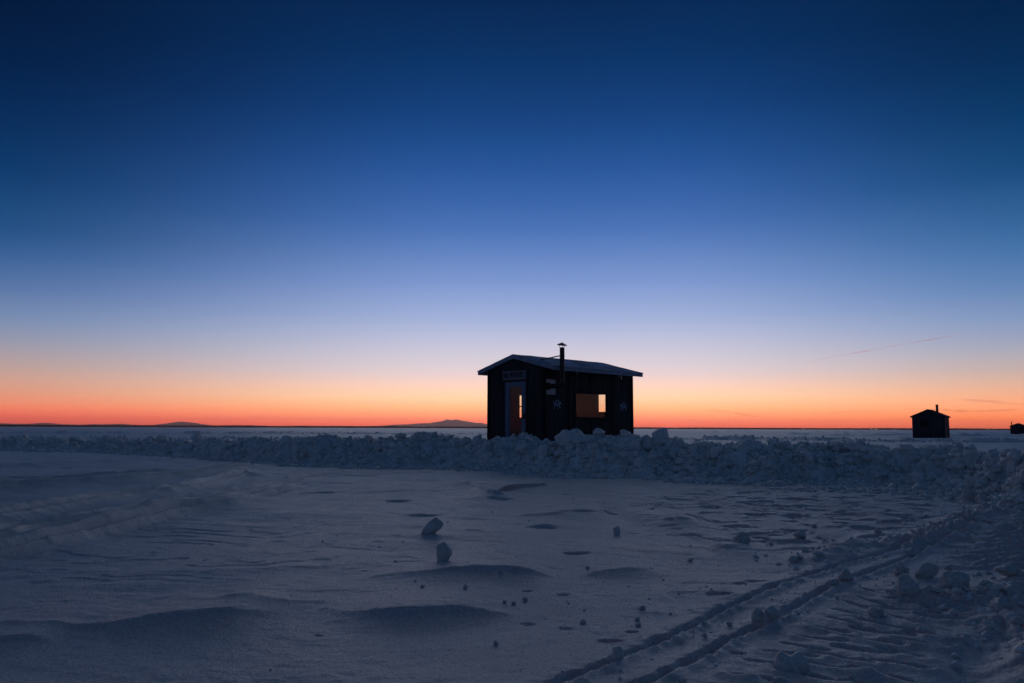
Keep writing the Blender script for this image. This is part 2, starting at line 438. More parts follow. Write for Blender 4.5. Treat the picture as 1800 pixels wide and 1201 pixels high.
def mat_snow(name, grain=1.0, lo=55, hi=240, dlo=.006, dhi=.0022, sss=0, var=(.78,.86,1.3)):
    mt, nt, b = mat_new(name)
    tc = nt.nodes.new("ShaderNodeNewGeometry")
    co = tc.outputs["Position"]
    n1 = nt.nodes.new("ShaderNodeTexNoise"); n1.inputs["Scale"].default_value = var[2]; n1.inputs["Detail"].default_value = 5
    n2 = nt.nodes.new("ShaderNodeTexNoise"); n2.inputs["Scale"].default_value = lo; n2.inputs["Detail"].default_value = 4; n2.inputs["Roughness"].default_value = .7
    n3 = nt.nodes.new("ShaderNodeTexNoise"); n3.inputs["Scale"].default_value = hi; n3.inputs["Detail"].default_value = 2
    for n in (n1, n2, n3): nt.links.new(co, n.inputs["Vector"])
    rp = nt.nodes.new("ShaderNodeValToRGB")
    rp.color_ramp.elements[0].position = .35; rp.color_ramp.elements[1].position = .65
    rp.color_ramp.elements[0].color = (var[0]*.975,var[0]*1.02,var[0]*.99,1); rp.color_ramp.elements[1].color = (var[1]*.98,var[1]*1.01,var[1]*.985,1)
    nt.links.new(n1.outputs["Fac"], rp.inputs["Fac"]); n4 = nt.nodes.new("ShaderNodeTexNoise"); n4.inputs["Scale"].default_value = lo*1.1; n4.inputs["Detail"].default_value = 4; n4.inputs["Roughness"].default_value = .75; nt.links.new(co, n4.inputs["Vector"])
    r4 = nt.nodes.new("ShaderNodeMapRange"); r4.inputs["From Min"].default_value = .3; r4.inputs["From Max"].default_value = .7; r4.inputs["To Min"].default_value = .66; r4.inputs["To Max"].default_value = 1.22
    nt.links.new(n4.outputs["Fac"], r4.inputs["Value"])
    mx = nt.nodes.new("ShaderNodeVectorMath"); mx.operation = 'SCALE'
    nt.links.new(rp.outputs["Color"], mx.inputs[0]); nt.links.new(r4.outputs[0], mx.inputs["Scale"]); nt.links.new(mx.outputs[0], b.inputs["Base Color"])
    b1 = nt.nodes.new("ShaderNodeBump"); b1.inputs["Strength"].default_value = .8*grain; b1.inputs["Distance"].default_value = dlo
    b2 = nt.nodes.new("ShaderNodeBump"); b2.inputs["Strength"].default_value = .8*grain; b2.inputs["Distance"].default_value = dhi
    nt.links.new(n2.outputs["Fac"], b1.inputs["Height"]); nt.links.new(n3.outputs["Fac"], b2.inputs["Height"])
    nt.links.new(b1.outputs["Normal"], b2.inputs["Normal"]); nt.links.new(b2.outputs["Normal"], b.inputs["Normal"])
    b.inputs["Roughness"].default_value = .5; b.inputs["Specular IOR Level"].default_value = .62
    if sss:
        b.inputs["Subsurface Weight"].default_value = sss; b.inputs["Subsurface Radius"].default_value = (1.0,.85,.75); b.inputs["Subsurface Scale"].default_value = .035
    return mt

M_snow = mat_snow("snow", 1.0, 62, 200, .026, .009)
M_chunk = mat_snow("packed_snow", 1.0, 26, 110, .026, .008, var=(.72,.92,4.0))
M_lump_shaded = mat_snow("shaded_lump_snow", 1.0, 45, 160, .016, .006, var=(.60,.74,6.0))  # same snow, base colour darkened for the side turned from the glow
M_wall = mat_plain("black_stained_plywood", (.032,.033,.038), .8, .15, .6, 7, .002, stretch=(1,1,.10))
M_batten = mat_plain("dark_batten", (.012,.013,.018), .8, .2, .3, 7, .001, stretch=(1,1,.1))
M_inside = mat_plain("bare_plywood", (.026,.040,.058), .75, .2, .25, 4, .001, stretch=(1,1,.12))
M_floor = mat_plain("plank_floor", (.04,.03,.02), .8, .2, .3, 6, .001)
M_fascia = mat_plain("weathered_fascia", (.26,.31,.40), .85, .1, .35, 9, .001)
M_roof = mat_plain("frosted_roof", (.23,.33,.48), .9, .1, .8, 2.6, .003)
M_door = mat_plain("blue_grey_door_paint", (.12,.18,.27), .6, .3, .2, 6, .0005)
M_sign = mat_plain("pale_sign_board", (.16,.17,.20), .7, .2, .15, 10)
M_black = mat_plain("black_paint", (.008,.008,.011), .6, .25, .2, 8)
M_pipe = mat_plain("sooty_steel_pipe", (.035,.033,.034), .45, .5, .5, 7, .0006, metallic=.7)
M_panel = mat_plain("pale_sheet_panel", (.42,.40,.42), .6, .4, .25, 9, .002)
M_fish = mat_plain("faded_fish_paint", (.28,.34,.46), .8, .1, .45, 40)
M_latch = mat_plain("latch_metal", (.03,.03,.04), .4, .5, .2, 20, metallic=.6)
M_rock = mat_plain("hazy_mountain_forest", (.055,.06,.07), .9, .1, .3, .002)
M_trees = mat_plain("dark_conifers", (.022,.026,.024), .9, .1, .3, .05)
M_wood2 = mat_plain("dark_hut_boards", (.035,.037,.05), .85, .15, .3, 3, .001, stretch=(1,1,.1))
M_trim2 = mat_plain("grey_corner_boards", (.085,.08,.085), .8, .2, .2, 5)

def mat_glass(name, tint=(.97,.97,.97), gloss=.03):
    mt = bpy.data.materials.new(name); mt.use_nodes = True; nt = mt.node_tree
    nt.nodes.remove(nt.nodes["Principled BSDF"])
    t = nt.nodes.new("ShaderNodeBsdfTransparent"); t.inputs[0].default_value = tint+(1,)
    g = nt.nodes.new("ShaderNodeBsdfGlossy"); g.inputs["Roughness"].default_value = .12
    d = nt.nodes.new("ShaderNodeBsdfDiffuse"); d.inputs[0].default_value = (.5,.5,.5,1)
    nz = nt.nodes.new("ShaderNodeTexNoise"); nz.inputs["Scale"].default_value = 3.5; nz.inputs["Detail"].default_value = 6
    mr = nt.nodes.new("ShaderNodeMapRange"); mr.inputs["From Min"].default_value = .4; mr.inputs["From Max"].default_value = .75; mr.inputs["To Min"].default_value = .01; mr.inputs["To Max"].default_value = .03
    nt.links.new(nz.outputs["Fac"], mr.inputs["Value"])
    m1 = nt.nodes.new("ShaderNodeMixShader"); m1.inputs[0].default_value = gloss
    m2 = nt.nodes.new("ShaderNodeMixShader")
    nt.links.new(t.outputs[0], m1.inputs[1]); nt.links.new(g.outputs[0], m1.inputs[2])
    nt.links.new(mr.outputs[0], m2.inputs[0]); nt.links.new(m1.outputs[0], m2.inputs[1]); nt.links.new(d.outputs[0], m2.inputs[2])
    nt.links.new(m2.outputs[0], nt.nodes["Material Output"].inputs["Surface"])
    return mt
M_glass = mat_glass("dusty_window_glass")
def mat_icicle():
    mt, nt, b = mat_new("icicle_ice")
    b.inputs["Base Color"].default_value = (.85,.9,.95,1); b.inputs["Roughness"].default_value = .15
    b.inputs["Transmission Weight"].default_value = .7; b.inputs["IOR"].default_value = 1.31
    return mt
M_ice = mat_icicle()

# ------------------------------------------------------------------ snow ground mesh
def build_ground():
    az = [0.0]
    fine = np.arange(-43, 43.001, .088)
    left = np.concatenate([np.arange(-180, -60, 4.0), np.arange(-60, -43, .7)])
    right = np.concatenate([np.arange(43.7, 60, .7), np.arange(60, 180, 4.0)])
    az = np.radians(np.concatenate([left, fine, right]))
    rs = [.15,.3,.5,.7,.9,1.1,1.3,1.5,1.7,1.85]
    r = 2.0
    while r < 9000:
        rs.append(r)
        k = .0032 if r < 8.5 else .0030 if r < 40 else .0048 if r < 70 else .008 if r < 260 else .04
        r *= 1+k
    rs += [9000.0, 12000.0, 16500.0]
    rs = np.array(rs)
    A, Rr = np.meshgrid(az, rs)          # rows = rings
    X = np.sin(A)*Rr; Y = np.cos(A)*Rr
    x = X.ravel(); y = Y.ravel()
    z = height(x, y)
    nA, nR = len(az), len(rs)
    idx = np.arange(nA*nR).reshape(nR, nA)
    a = idx[:-1,:-1].ravel(); b = idx[:-1,1:].ravel(); c = idx[1:,1:].ravel(); d = idx[1:,:-1].ravel()
    quads = np.stack([a,b,c,d],1)[:, ::-1]
    # close the seam behind the camera
    sa = idx[:-1,-1]; sb = idx[:-1,0]; sc_ = idx[1:,0]; sd = idx[1:,-1]
    quads = np.concatenate([quads, np.stack([sa,sb,sc_,sd],1)[:, ::-1]])
    verts = np.stack([x,y,z],1)
    # the plowed ridge is cut out as its own object
    m_ = (np.hypot(x,y) < 60) & (y > 1.6)
    core = np.zeros(len(x)); core[m_] = bank_core(x[m_], y[m_])[0]
    isb = core[quads].mean(1) > .10
    def sub(q):
        used, inv = np.unique(q, return_inverse=True)
        return verts[used], inv.reshape(q.shape)
    v, f = sub(quads[~isb]); g = obj_from_arrays("snow_field", v, f, M_snow, smooth=True); tag(g, kind="structure")
    v, f = sub(quads[isb]); g2 = obj_from_arrays("snow_bank", v, f, M_chunk, smooth=True); tag(g2, kind="structure")
    # hub under the camera
    return g, g2
# ------------------------------------------------------------------ snow chunks
def ico(sub):
    bm = bmesh.new(); bmesh.ops.create_icosphere(bm, subdivisions=sub, radius=1.0)
    v = np.array([p.co[:] for p in bm.verts]); f = np.array([[q.index for q in p.verts] for p in bm.faces]); bm.free()
    return v, f
ICO4, ICO3, ICO2 = ico(4), ico(3), ico(2)
def chunk_shape(base, seed, facets=9, round_=10.0, rough=.05, stretch=(1,1,1)):
    v, f = base
    rs = np.random.default_rng(seed)
    facets += 5
    kf = np.arange(facets)+.5; ph = np.pi*(1+5**.5)*kf; cz = 1-2*kf/facets
    n = np.stack([np.cos(ph)*np.sqrt(1-cz*cz), np.sin(ph)*np.sqrt(1-cz*cz), cz],1)+rs.normal(0,.28,(facets,3)); n /= np.linalg.norm(n,axis=1)[:,None]
    dist = rs.uniform(.66,1.0,facets)
    dots = v@n.T
    rad = dist[None,:]/np.maximum(dots,.12)
    rad = np.minimum(rad, 1.7)
    k = round_
    rr = -np.log(np.exp(-k*rad).sum(1)+np.exp(-k*1.15))/k
    out = v*rr[:,None]
    off = Vector((seed*3.7, seed*1.3, 0))
    d = np.array([mnoise.fractal(Vector(p)*2.0+off, .9, 2.0, 4)*rough*1.3 + mnoise.fractal(Vector(p)*6+off, .8, 2.0, 3)*rough*.7 for p in out])
    out = out*(1+d)[:,None]
    out *= np.array(stretch)
    return out, f

PROTO = []
for i in range(14):
    st = [(1,1,.8),(1.2,.9,.75),(1,.9,1.0),(1.3,1,.6),(1,1,.9)][i % 5]
    v, f = chunk_shape(ICO4, 20+i, 6+i % 4, 16, .13, st)
    me_o = obj_from_arrays("snow_chunk", v, f, M_chunk, smooth=True)
    PROTO.append(me_o.data)
    bpy.data.objects.remove(me_o)
SMALL = [chunk_shape(ICO2, 60+i, 6, 14, .16, (1,1,.8))[0] for i in range(10)]

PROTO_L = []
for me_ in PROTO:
    c_ = me_.copy(); c_.materials.clear(); c_.materials.append(M_lump_shaded); PROTO_L.append(c_)
CHUNK_N = [0]
def hz(x, y): return float(height(np.array([x]), np.array([y]))[0])
def put_chunk(x, y, size, label, group, rot=None, sc3=(1,1,1), proto=None, sink=.25, z=None):
    i = CHUNK_N[0]; CHUNK_N[0] += 1
    me = PROTO[i % len(PROTO)] if proto is None else proto
    o = bpy.data.objects.new("snow_chunk", me)
    zz = hz(x, y) if z is None else z
    o.location = (x, y, zz + size*sc3[2]*(.8-2*sink*.8))
    o.rotation_euler = rot if rot else (random.uniform(-.5,.5), random.uniform(-.5,.5), random.uniform(0,6.28))
    o.scale = tuple(size*s for s in sc3)
    COL.objects.link(o)
    tag(o, label, "snow chunk", group)
    return o

def shaped(seed, rough=.07, facets=8, round_=8, stretch=(1,1,1), fn=None, bank=False):
    v, f = chunk_shape(ICO4, seed, facets, round_, rough, stretch)
    if fn: v = fn(v)
    lo_ = v[:,2].min(); cut = lo_ + .16*np.ptp(v[:,2])
    v[:,2] = np.where(v[:,2] < cut, cut-(cut-v[:,2])*.15, v[:,2])
    o = obj_from_arrays("snow_chunk", v, f, M_lump_shaded if not bank else M_chunk, smooth=True); me = o.data; bpy.data.objects.remove(o)
    return me

# loose lumps, measured: pixel of the base, width and height in pixels
def heart(v):
    v = v.copy(); top = np.clip(v[:,2]+.15,0,1)
    v[:,2] -= .32*np.exp(-((v[:,0]-.02)/.30)**2)*top
    v[:,2] += .22*np.exp(-((v[:,0]-.50)/.35)**2)*top
    w = 1-.42*np.clip(-v[:,2]-.05,0,1); v[:,0] *= w; v[:,1] *= w
    return v
def lean(v):
    v = v.copy(); v[:,0] += .55*v[:,2]; v[:,2] += .12*v[:,0]*(v[:,2] > 0); return v
G_LOOSE = "snow lumps lying loose on the lake snow"
LOOSE = [
 (759,945,38,25,"angular snow lump leaning right, left of centre on open snow", shaped(3,.05,7,12,(1,.8,.75),lean)),
 (777,999,28,28,"upright rounded snow lump behind the crest of the middle drift", shaped(5,.05,9,9,(.9,.9,1.0))),
 (1085,943,12,16,"small upright snow lump beside a dark dent below the hut's window", None),
 (1305,959,28,18,"lopsided snow lump on a low mound between the two upright lumps", None),
 (1410,949,22,15,"blocky snow lump on dented snow nearest the trail's left edge", None),
 (1395,1176,60,40,"large heart-shaped snow lump among the tread marks at the bottom", shaped(8,.06,10,8,(1,.8,.78),heart)),
 (1602,1052,36,32,"large barrel-shaped snow lump standing on the tread marks", shaped(12,.05,8,10,(1,.9,.95))),
 (1543,1080,30,18,"low flat snow lump on the tread marks left of the barrel-shaped lump", None),
 (1334,1087,22,19,"round snow ball in the second ski groove, left one of a touching pair", shaped(14,.04,14,6,(1,1,.95))),
 (1361,1089,24,19,"round snow ball in the second ski groove, right one of a touching pair", shaped(15,.04,14,6,(1,1,.9))),
 (1088,1159,19,19,"egg-shaped snow ball standing in the first ski groove near the bottom", shaped(16,.04,14,6,(.95,1,1.05))),
 (1074,1163,11,9,"little snow ball touching the egg-shaped ball in the ski groove", None),
 (1590,1011,25,17,"rounded snow lump at the edge of the second groove behind the barrel-shaped lump", None),
 (1636,1020,42,24,"long tilted snow slab lying on the churned trail", shaped(18,.06,8,10,(1.1,.6,.6),lean)),
 (1669,1003,16,11,"small round lump touching the top end of the tilted slab", None),
 (1608,975,28,15,"smooth snow lump on the ridge between the grooves", None),
 (1489,1024,25,20,"rounded snow lump in the second groove halfway along", None),
 (1470,1032,24,12,"flat snow lump just below the rounded lump in the second groove", None),
 (818,1045,11,11,"pointed snow lump on the crest of the nearest middle drift", None),
 (742,1041,9,6,"tiny flat snow lump behind the nearest middle drift", None),
 (880,1021,11,9,"small snow lump below the big middle drift, left one", None),
 (906,1017,10,7,"small snow lump below the big middle drift, right one", None),
 (871,1131,13,10,"lone small snow lump on smooth snow near the bottom centre", None),
 (923,1054,11,8,"small snow lump right of the nearest middle drift's tail", None),
 (887,1063,10,6,"small snow lump on the nearest middle drift's tail, left one", None),
 (903,1062,11,7,"small snow lump on the nearest middle drift's tail, right one", None),
 (1130,1067,15,9,"small dome of snow left of the first ski groove", None),
 (1121,1083,10,7,"small snow lump just below the small dome", None),
 (1122,1094,14,7,"flat snow lump, lowest of three in a column by the first groove", None),
 (1024,1089,11,8,"lone small snow lump between the drift and the first groove", None),
 (1214,987,12,6,"flat snow lump on open snow below the lopsided lump", None),
 (567,955,6,6,"tiny dark snow lump alone on the left open snow", None),
 (695,993,7,4,"tiny snow lump left of the upright rounded lump", None),
 (1033,1004,8,7,"tiny pointed lump at the left tip of the small drift", None),
 (1396,989,24,13,"jagged snow lump at the start of the rough trail edge", None),
 (1408,988,14,9,"small lump touching the jagged lump at the trail edge", None),
 (1443,987,24,11,"broken snow lump on the rough trail edge beside the jagged one", None),
 (1433,930,13,9,"small snow lump on the dented snow above the blocky lump", None),
 (1588,916,11,7,"small snow lump on dented snow beneath the ridge", None),
 (1630,869,12,9,"small snow lump at the foot of the ridge under the second hut", None),
 (1709,882,24,22,"tall snow lump standing in front of the ridge at the right", None),
 (1730,885,22,14,"lower snow lump leaning on the tall lump before the ridge", None),
 (1675,879,16,8,"flat snow lump left of the tall lump before the ridge", None),
 (1545,942,14,8,"small snow lump on dented snow above the trail's rough edge", None),
 (1516,946,10,6,"tiny snow lump left of another on dented snow above the trail edge", None),
 (1429,1132,15,10,"small snow lump above the large heart-shaped lump", None),
 (1472,1053,8,6,"tiny snow ball beside the second groove's near lip", None),
 (1240,1116,11,8,"small snow lump between the two ski grooves, lower one", None),
 (1283,1094,14,9,"small snow lump between the two ski grooves, upper one", None),
 (1238,1093,10,7,"small snow lump lying in the first ski groove's near side", None),
 (1233,1154,10,8,"small snow lump resting in the second ski groove near the bottom", None),
 (1201,1199,16,12,"snow lump cut by the photo's bottom edge between the grooves", None),
 (1686,1045,50,28,"broad rough snow heap piece on the right of the tread marks", shaped(22,.11,9,8,(1.2,.9,.7))),
 (1735,1044,22,18,"rounded snow lump at the right end of the broad heap piece", None),
 (1653,1057,24,10,"flat snow lump at the left foot of the broad heap piece", None),
 (1683,1062,16,11,"small snow lump in front of the broad heap piece", None),
 (1649,1073,13,8,"small snow lump below the broad heap piece's left foot", None),
 (1768,1081,38,22,"large snow lump on the rough patch at the lower right edge", None),
 (1744,1074,20,12,"snow lump left of the large lump on the lower right patch", None),
 (1790,1054,36,16,"wide snow lump cut by the right edge of the photo", None),
 (1782,1024,40,18,"wide smooth snow lump on the churned trail at the right edge", None),
 (1776,1007,22,12,"snow lump behind the wide smooth lump at the right edge", None),
 (1722,1010,14,7,"small snow lump on the churned trail right of the tilted slab", None),
 (1793,1106,24,14,"cluster lump low on the right edge below the rough patch", None),
 (1761,1152,9,6,"tiny snow lump on the smooth hollow at the bottom right", None),
 (1498,1185,12,8,"small snow lump right of the large heart-shaped lump's foot", None),
]
MOUNDS += [(gp(q[0],q[1])[0], gp(q[0],q[1])[1]+.02, q[2]/2/F_PX*gp(q[0],q[1])[1]) for q in LOOSE]
build_ground()
for (px, py, w, h, lab, proto) in LOOSE:
    x, y = gp(px, py)
    sx = w/2/F_PX*y*1.02; sz = h/2/F_PX*y
    s = sx/1.05
    zz = hz(x, y)
    rot = (0,0,0) if proto else (random.uniform(-.2,.2), random.uniform(-.2,.2), random.uniform(0,6.28))
    i = CHUNK_N[0]; CHUNK_N[0] += 1
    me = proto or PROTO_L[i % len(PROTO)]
    o = bpy.data.objects.new("snow_chunk", me)
    bz = np.array([v.co[2] for v in me.vertices]); hh = bz.max()-bz.min()
    bx = np.array([v.co[0] for v in me.vertices]); ww = bx.max()-bx.min()
    by = np.array([v.co[1] for v in me.vertices]); wy = by.max()-by.min()
    if h < 14: sx *= .85; sz *= .8
    if proto: kx = 2*sx/ww
    else: kx = 2*sx/(.5*(ww+wy))
    kz = 2*sz*1.2/hh
    o.scale = (kx, kx, kz)
    o.rotation_euler = rot
    o.location = (x, y + sx*.6, zz - bz.min()*kz - (.07 if proto else .20)*hh*kz)
    COL.objects.link(o); tag(o, lab, "snow chunk", G_LOOSE)

# blocks that stand out on the ridge: pixel of centre, width, height, how far up the slope
def bank_point(px, t):
    q = (px-900)/F_PX
    yf = np.interp(q,_bq,_bYf); yc = np.interp(q,_bq,_bYc)
    y = yf+(yc-yf)*t
    return q*y, y
G_RIDGE = "big snow blocks on the plowed ridge"
BLOCKS = [
 (1161,762,30,21,1.02,"big round-topped snow block standing on the ridge right of the large hut"),
 (1135,783,24,20,.85,"squarish snow block just left of and below the round-topped block"),
 (1000,769,50,20,1.0,"broad snow mound piece on the ridge against the large hut's corner"),
 (1032,777,40,14,1.0,"long snow block on the ridge under the large hut's window"),
 (1305,786,52,30,.80,"large pale snow slab on the ridge right of the large hut"),
 (1290,803,44,34,.55,"large tilted snow slab below the pale slab on the ridge"),
 (1225,778,20,14,1.0,"rounded snow block on the ridge top between the round block and pale slab"),
 (1404,786,26,17,1.0,"rounded snow block on the ridge top right of the pale slab"),
 (1462,785,22,12,1.0,"pointed snow block on the ridge top, first right of the rounded one"),
 (1512,789,18,14,1.0,"peaked snow block on the ridge top midway to the second hut"),
 (1545,789,26,14,1.0,"wide snow block on the ridge top just left of the second hut"),
 (1633,790,52,14,1.02,"long flat snow slab on the ridge top below the second hut"),
 (1455,815,28,24,.7,"upright snow block on the ridge face right of the large slabs"),
 (1450,832,30,18,.45,"rounded snow block low on the ridge face right of the large slabs"),
 (1135,833,40,26,.22,"snow block at the ridge foot below the large hut's right corner"),
 (1142,842,22,14,.06,"small snow block in front of the ridge foot block"),
 (1065,818,32,16,.45,"wide snow block on the ridge face below the hut's window"),
 (955,795,20,18,.65,"snow block on the ridge face below the stovepipe"),
 (1003,783,16,16,.85,"small upright snow block below the hut's corner"),
 (846,776,22,16,.85,"pointed snow block on the ridge left of the hut door"),
 (705,764,18,8,1.05,"dark flat snow block topping the ridge left of the hut"),
 (752,782,24,12,.75,"wide snow block on the ridge face left of the hut"),
 (770,808,24,14,.4,"rounded snow block low on the ridge face left of the hut"),
 (500,794,26,20,.55,"pointed snow block on the ridge face, left quarter"),
 (600,790,22,14,.6,"rounded snow block on the ridge face left of the pointed block's gap"),
 (352,768,20,12,1.05,"sharp dark snow block on the ridge top at the left"),
 (289,768,16,12,1.05,"rounded snow block on the ridge top at the left"),
 (216,776,18,14,.7,"large round snow block on the left ridge face"),
 (405,788,16,10,.6,"rounded snow block on the left ridge face below the sharp block"),
 (78,780,24,12,.6,"low snow block on the ridge near the left edge"),
 (82,774,8,8,.85,"small pale snow block on the ridge near the left edge"),
 (1700,806,32,18,.7,"rounded snow block on the ridge face at the right edge"),
 (1620,800,30,16,.72,"low snow block beneath the long flat slab"),
 (1760,812,34,20,.7,"big dark snow block on the ridge face at the far right"),
 (1565,852,26,14,.15,"rounded snow block at the ridge foot under the second hut"),
]
ROUND = shaped(31, .05, 12, 8, bank=True)
for (px, py, w, h, t, lab) in BLOCKS:
    x, y = bank_point(px, t)
    s = w/2/F_PX*y
    zc = HC - (py-(753+(px-900)*ROLL))/F_PX*y
    o = bpy.data.objects.new("snow_chunk", ROUND if "round-topped" in lab and px > 1150 else PROTO[(CHUNK_N[0]*5+3) % len(PROTO)]); CHUNK_N[0] += 1
    o.scale = (s/.95, s/.95, h/2/F_PX*y/.75)
    o.scale[2] *= 1.5
    o.location = (x, y, zc - h/2/F_PX*y*.5)
    o.rotation_euler = (random.uniform(-.25,.25), random.uniform(-.25,.25), random.uniform(0,6.28))
    COL.objects.link(o); tag(o, lab, "snow chunk", G_RIDGE)

# the many other chunks of the ridge
zones = [(-40, 430, 55, "rough snow chunk heaped in the ridge on the far left", "snow chunks in the left part of the ridge"),
         (430, 850, 62, "rough snow chunk heaped in the ridge left of the large hut", "snow chunks in the ridge left of the large hut"),
         (850, 1120, 40, "rough snow chunk heaped in the ridge in front of the large hut", "snow chunks in the ridge before the large hut"),
         (1120, 1830, 90, "rough snow chunk heaped in the ridge right of the large hut", "snow chunks in the ridge right of the large hut")]
for (a, b, n, lab, grp) in zones:
    for k in range(n):
        px = random.uniform(a, b); t = random.choice([random.uniform(.08,1.05), random.uniform(.5,1.1)])
        x, y = bank_point(px, t)
        u_ = random.random(); s = (random.uniform(.04,.09) if u_ < .68 else random.uniform(.09,.15) if u_ < .88 else random.uniform(.16,.25)) * (1.0 if px > 430 else 1.2)
        put_chunk(x, y, s, lab, grp, sink=random.uniform(.30,.62), sc3=(1, random.uniform(.8,1.2), random.uniform(.75,1.05)))

# small rubble: one mass
def rubble():
    V = []; Fs = []; n = 0
    pts = []
    for k in range(14000):
        px = random.uniform(-120, 1900)
        t = random.uniform(-.02,1.15) if random.random() < .85 else random.uniform(-.25,.1)
        x, y = bank_point(px, t); x += random.gauss(0,.2)
        s = min(.10, .019*math.exp(random.gauss(.25,.65)))*(1.35 if px < 430 else 1)
        pts.append((x, y, s))
    for k in range(500):          # spill before the ridge on the right
        px = random.uniform(1150, 1850); x, y = bank_point(px, random.uniform(-1.1,.0) if px > 1400 else random.uniform(-.35,0))
        pts.append((x, y, random.uniform(.012,.05)))
    for L, n_, sg, smx in ((LUMPY,120,.20,.026),(LUMPY2,120,.18,.025),(LUMPY3,110,.22,.025)):
        for k in range(n_):
            p = L[random.randrange(len(L))]
            pts.append((p[0]+random.gauss(0,sg), p[1]+random.gauss(0,sg), random.uniform(.008,smx)))
    for G in (G1, G2):            # crumbs thrown up along the grooves
        for k in range(120):
            p = G[random.randrange(len(G))]; o_ = random.choice([-.13,-.10,.02,.05,.09])
            pts.append((p[0]+random.gauss(o_,.05), p[1]+random.gauss(0,.10), random.uniform(.003,.008)))
    for P, hh, w in FAR[:3]:
        for k in range(420):
            x = random.uniform(P[0,0], P[-1,0]); y = float(np.interp(x,P[:,0],P[:,1]))+random.gauss(0,1.2)
            pts.append((x, y, random.uniform(.05,.14)))
    for k in range(110):          # crumbs on the open snow to the right of centre
        px = random.uniform(980, 1560); py = random.uniform(880, 1110) - (px-980)*.02
        x, y = gp(px, py); pts.append((x, y, random.choice([1,1,1,2])*random.uniform(.003,.007)*y/5))
    for k in range(70):
        px = random.uniform(150, 1000); py = random.uniform(900, 1195)
        x, y = gp(px, py); pts.append((x, y, random.uniform(.004,.009)*y/5))
    P = np.array(pts)
    Z = height(P[:,0], P[:,1])
    ICO1 = ico(1); LOW = [chunk_shape(ICO1, 80+i, 6, 14, .18, (1,1,.8))[0] for i in range(10)]
    for i, (x, y, s) in enumerate(pts):
        lo_ = s*F_PX/max(y,1) < 4.5; f0 = ICO1[1] if lo_ else ICO2[1]
        v = (LOW if lo_ else SMALL)[i % 10]*np.array([random.uniform(.75,1.25), random.uniform(.75,1.25), random.uniform(.7,1.1)])*s
        a = random.uniform(0,6.28); c, sn = math.cos(a), math.sin(a)
        b = random.uniform(-.6,.6); cb, sb = math.cos(b), math.sin(b)
        vx = v[:,0]*cb+v[:,2]*sb; vz = -v[:,0]*sb+v[:,2]*cb
        w_ = np.stack([vx*c-v[:,1]*sn, vx*sn+v[:,1]*c, vz],1)+np.array([x,y,Z[i]+s*(.20 if i < 14000 else .25)])
        V.append(w_); Fs.append(f0+n); n += len(w_)
    o = obj_from_arrays("snow_rubble", np.concatenate(V), np.concatenate(Fs), M_chunk, smooth=True)
    tag(o, kind="stuff")
rubble()

# ------------------------------------------------------------------ huts
def wall_cells(mb, xs, zs, holes, y0, y1, axis, mi_out=0, mi_in=1):
    """slab from y0 to y1 with openings; axis 'x': runs along local x, 'y': runs along local y"""
    xs = sorted(set(xs + [h[0] for h in holes] + [h[1] for h in holes])); zs = sorted(set(zs + [h[2] for h in holes] + [h[3] for h in holes]))
    def fill(i, j):
        if i < 0 or j < 0 or i >= len(xs)-1 or j >= len(zs)-1: return False
        cx = (xs[i]+xs[i+1])/2; cz = (zs[j]+zs[j+1])/2
        return not any(h[0] < cx < h[1] and h[2] < cz < h[3] for h in holes)
    def P(x, y, z): return (x, y, z) if axis == 'x' else (y, x, z)
    for i in range(len(xs)-1):
        for j in range(len(zs)-1):
            if not fill(i,j): continue
            a, b, c, d = xs[i], xs[i+1], zs[j], zs[j+1]
            mb.add([P(a,y0,c),P(b,y0,c),P(b,y0,d),P(a,y0,d)], [(0,1,2,3)], mi_out)
            mb.add([P(a,y1,c),P(b,y1,c),P(b,y1,d),P(a,y1,d)], [(0,1,2,3)], mi_in)
            for (ii, jj, q) in ((i-1,j,[(a,c),(a,d)]),(i+1,j,[(b,c),(b,d)]),(i,j-1,[(a,c),(b,c)]),(i,j+1,[(a,d),(b,d)])):
                if not fill(ii,jj):
                    (p0,p1),(p2,p3) = q
                    mb.add([P(p0,y0,p1),P(p2,y0,p3),P(p2,y1,p3),P(p0,y1,p1)], [(0,1,2,3)], mi_out)

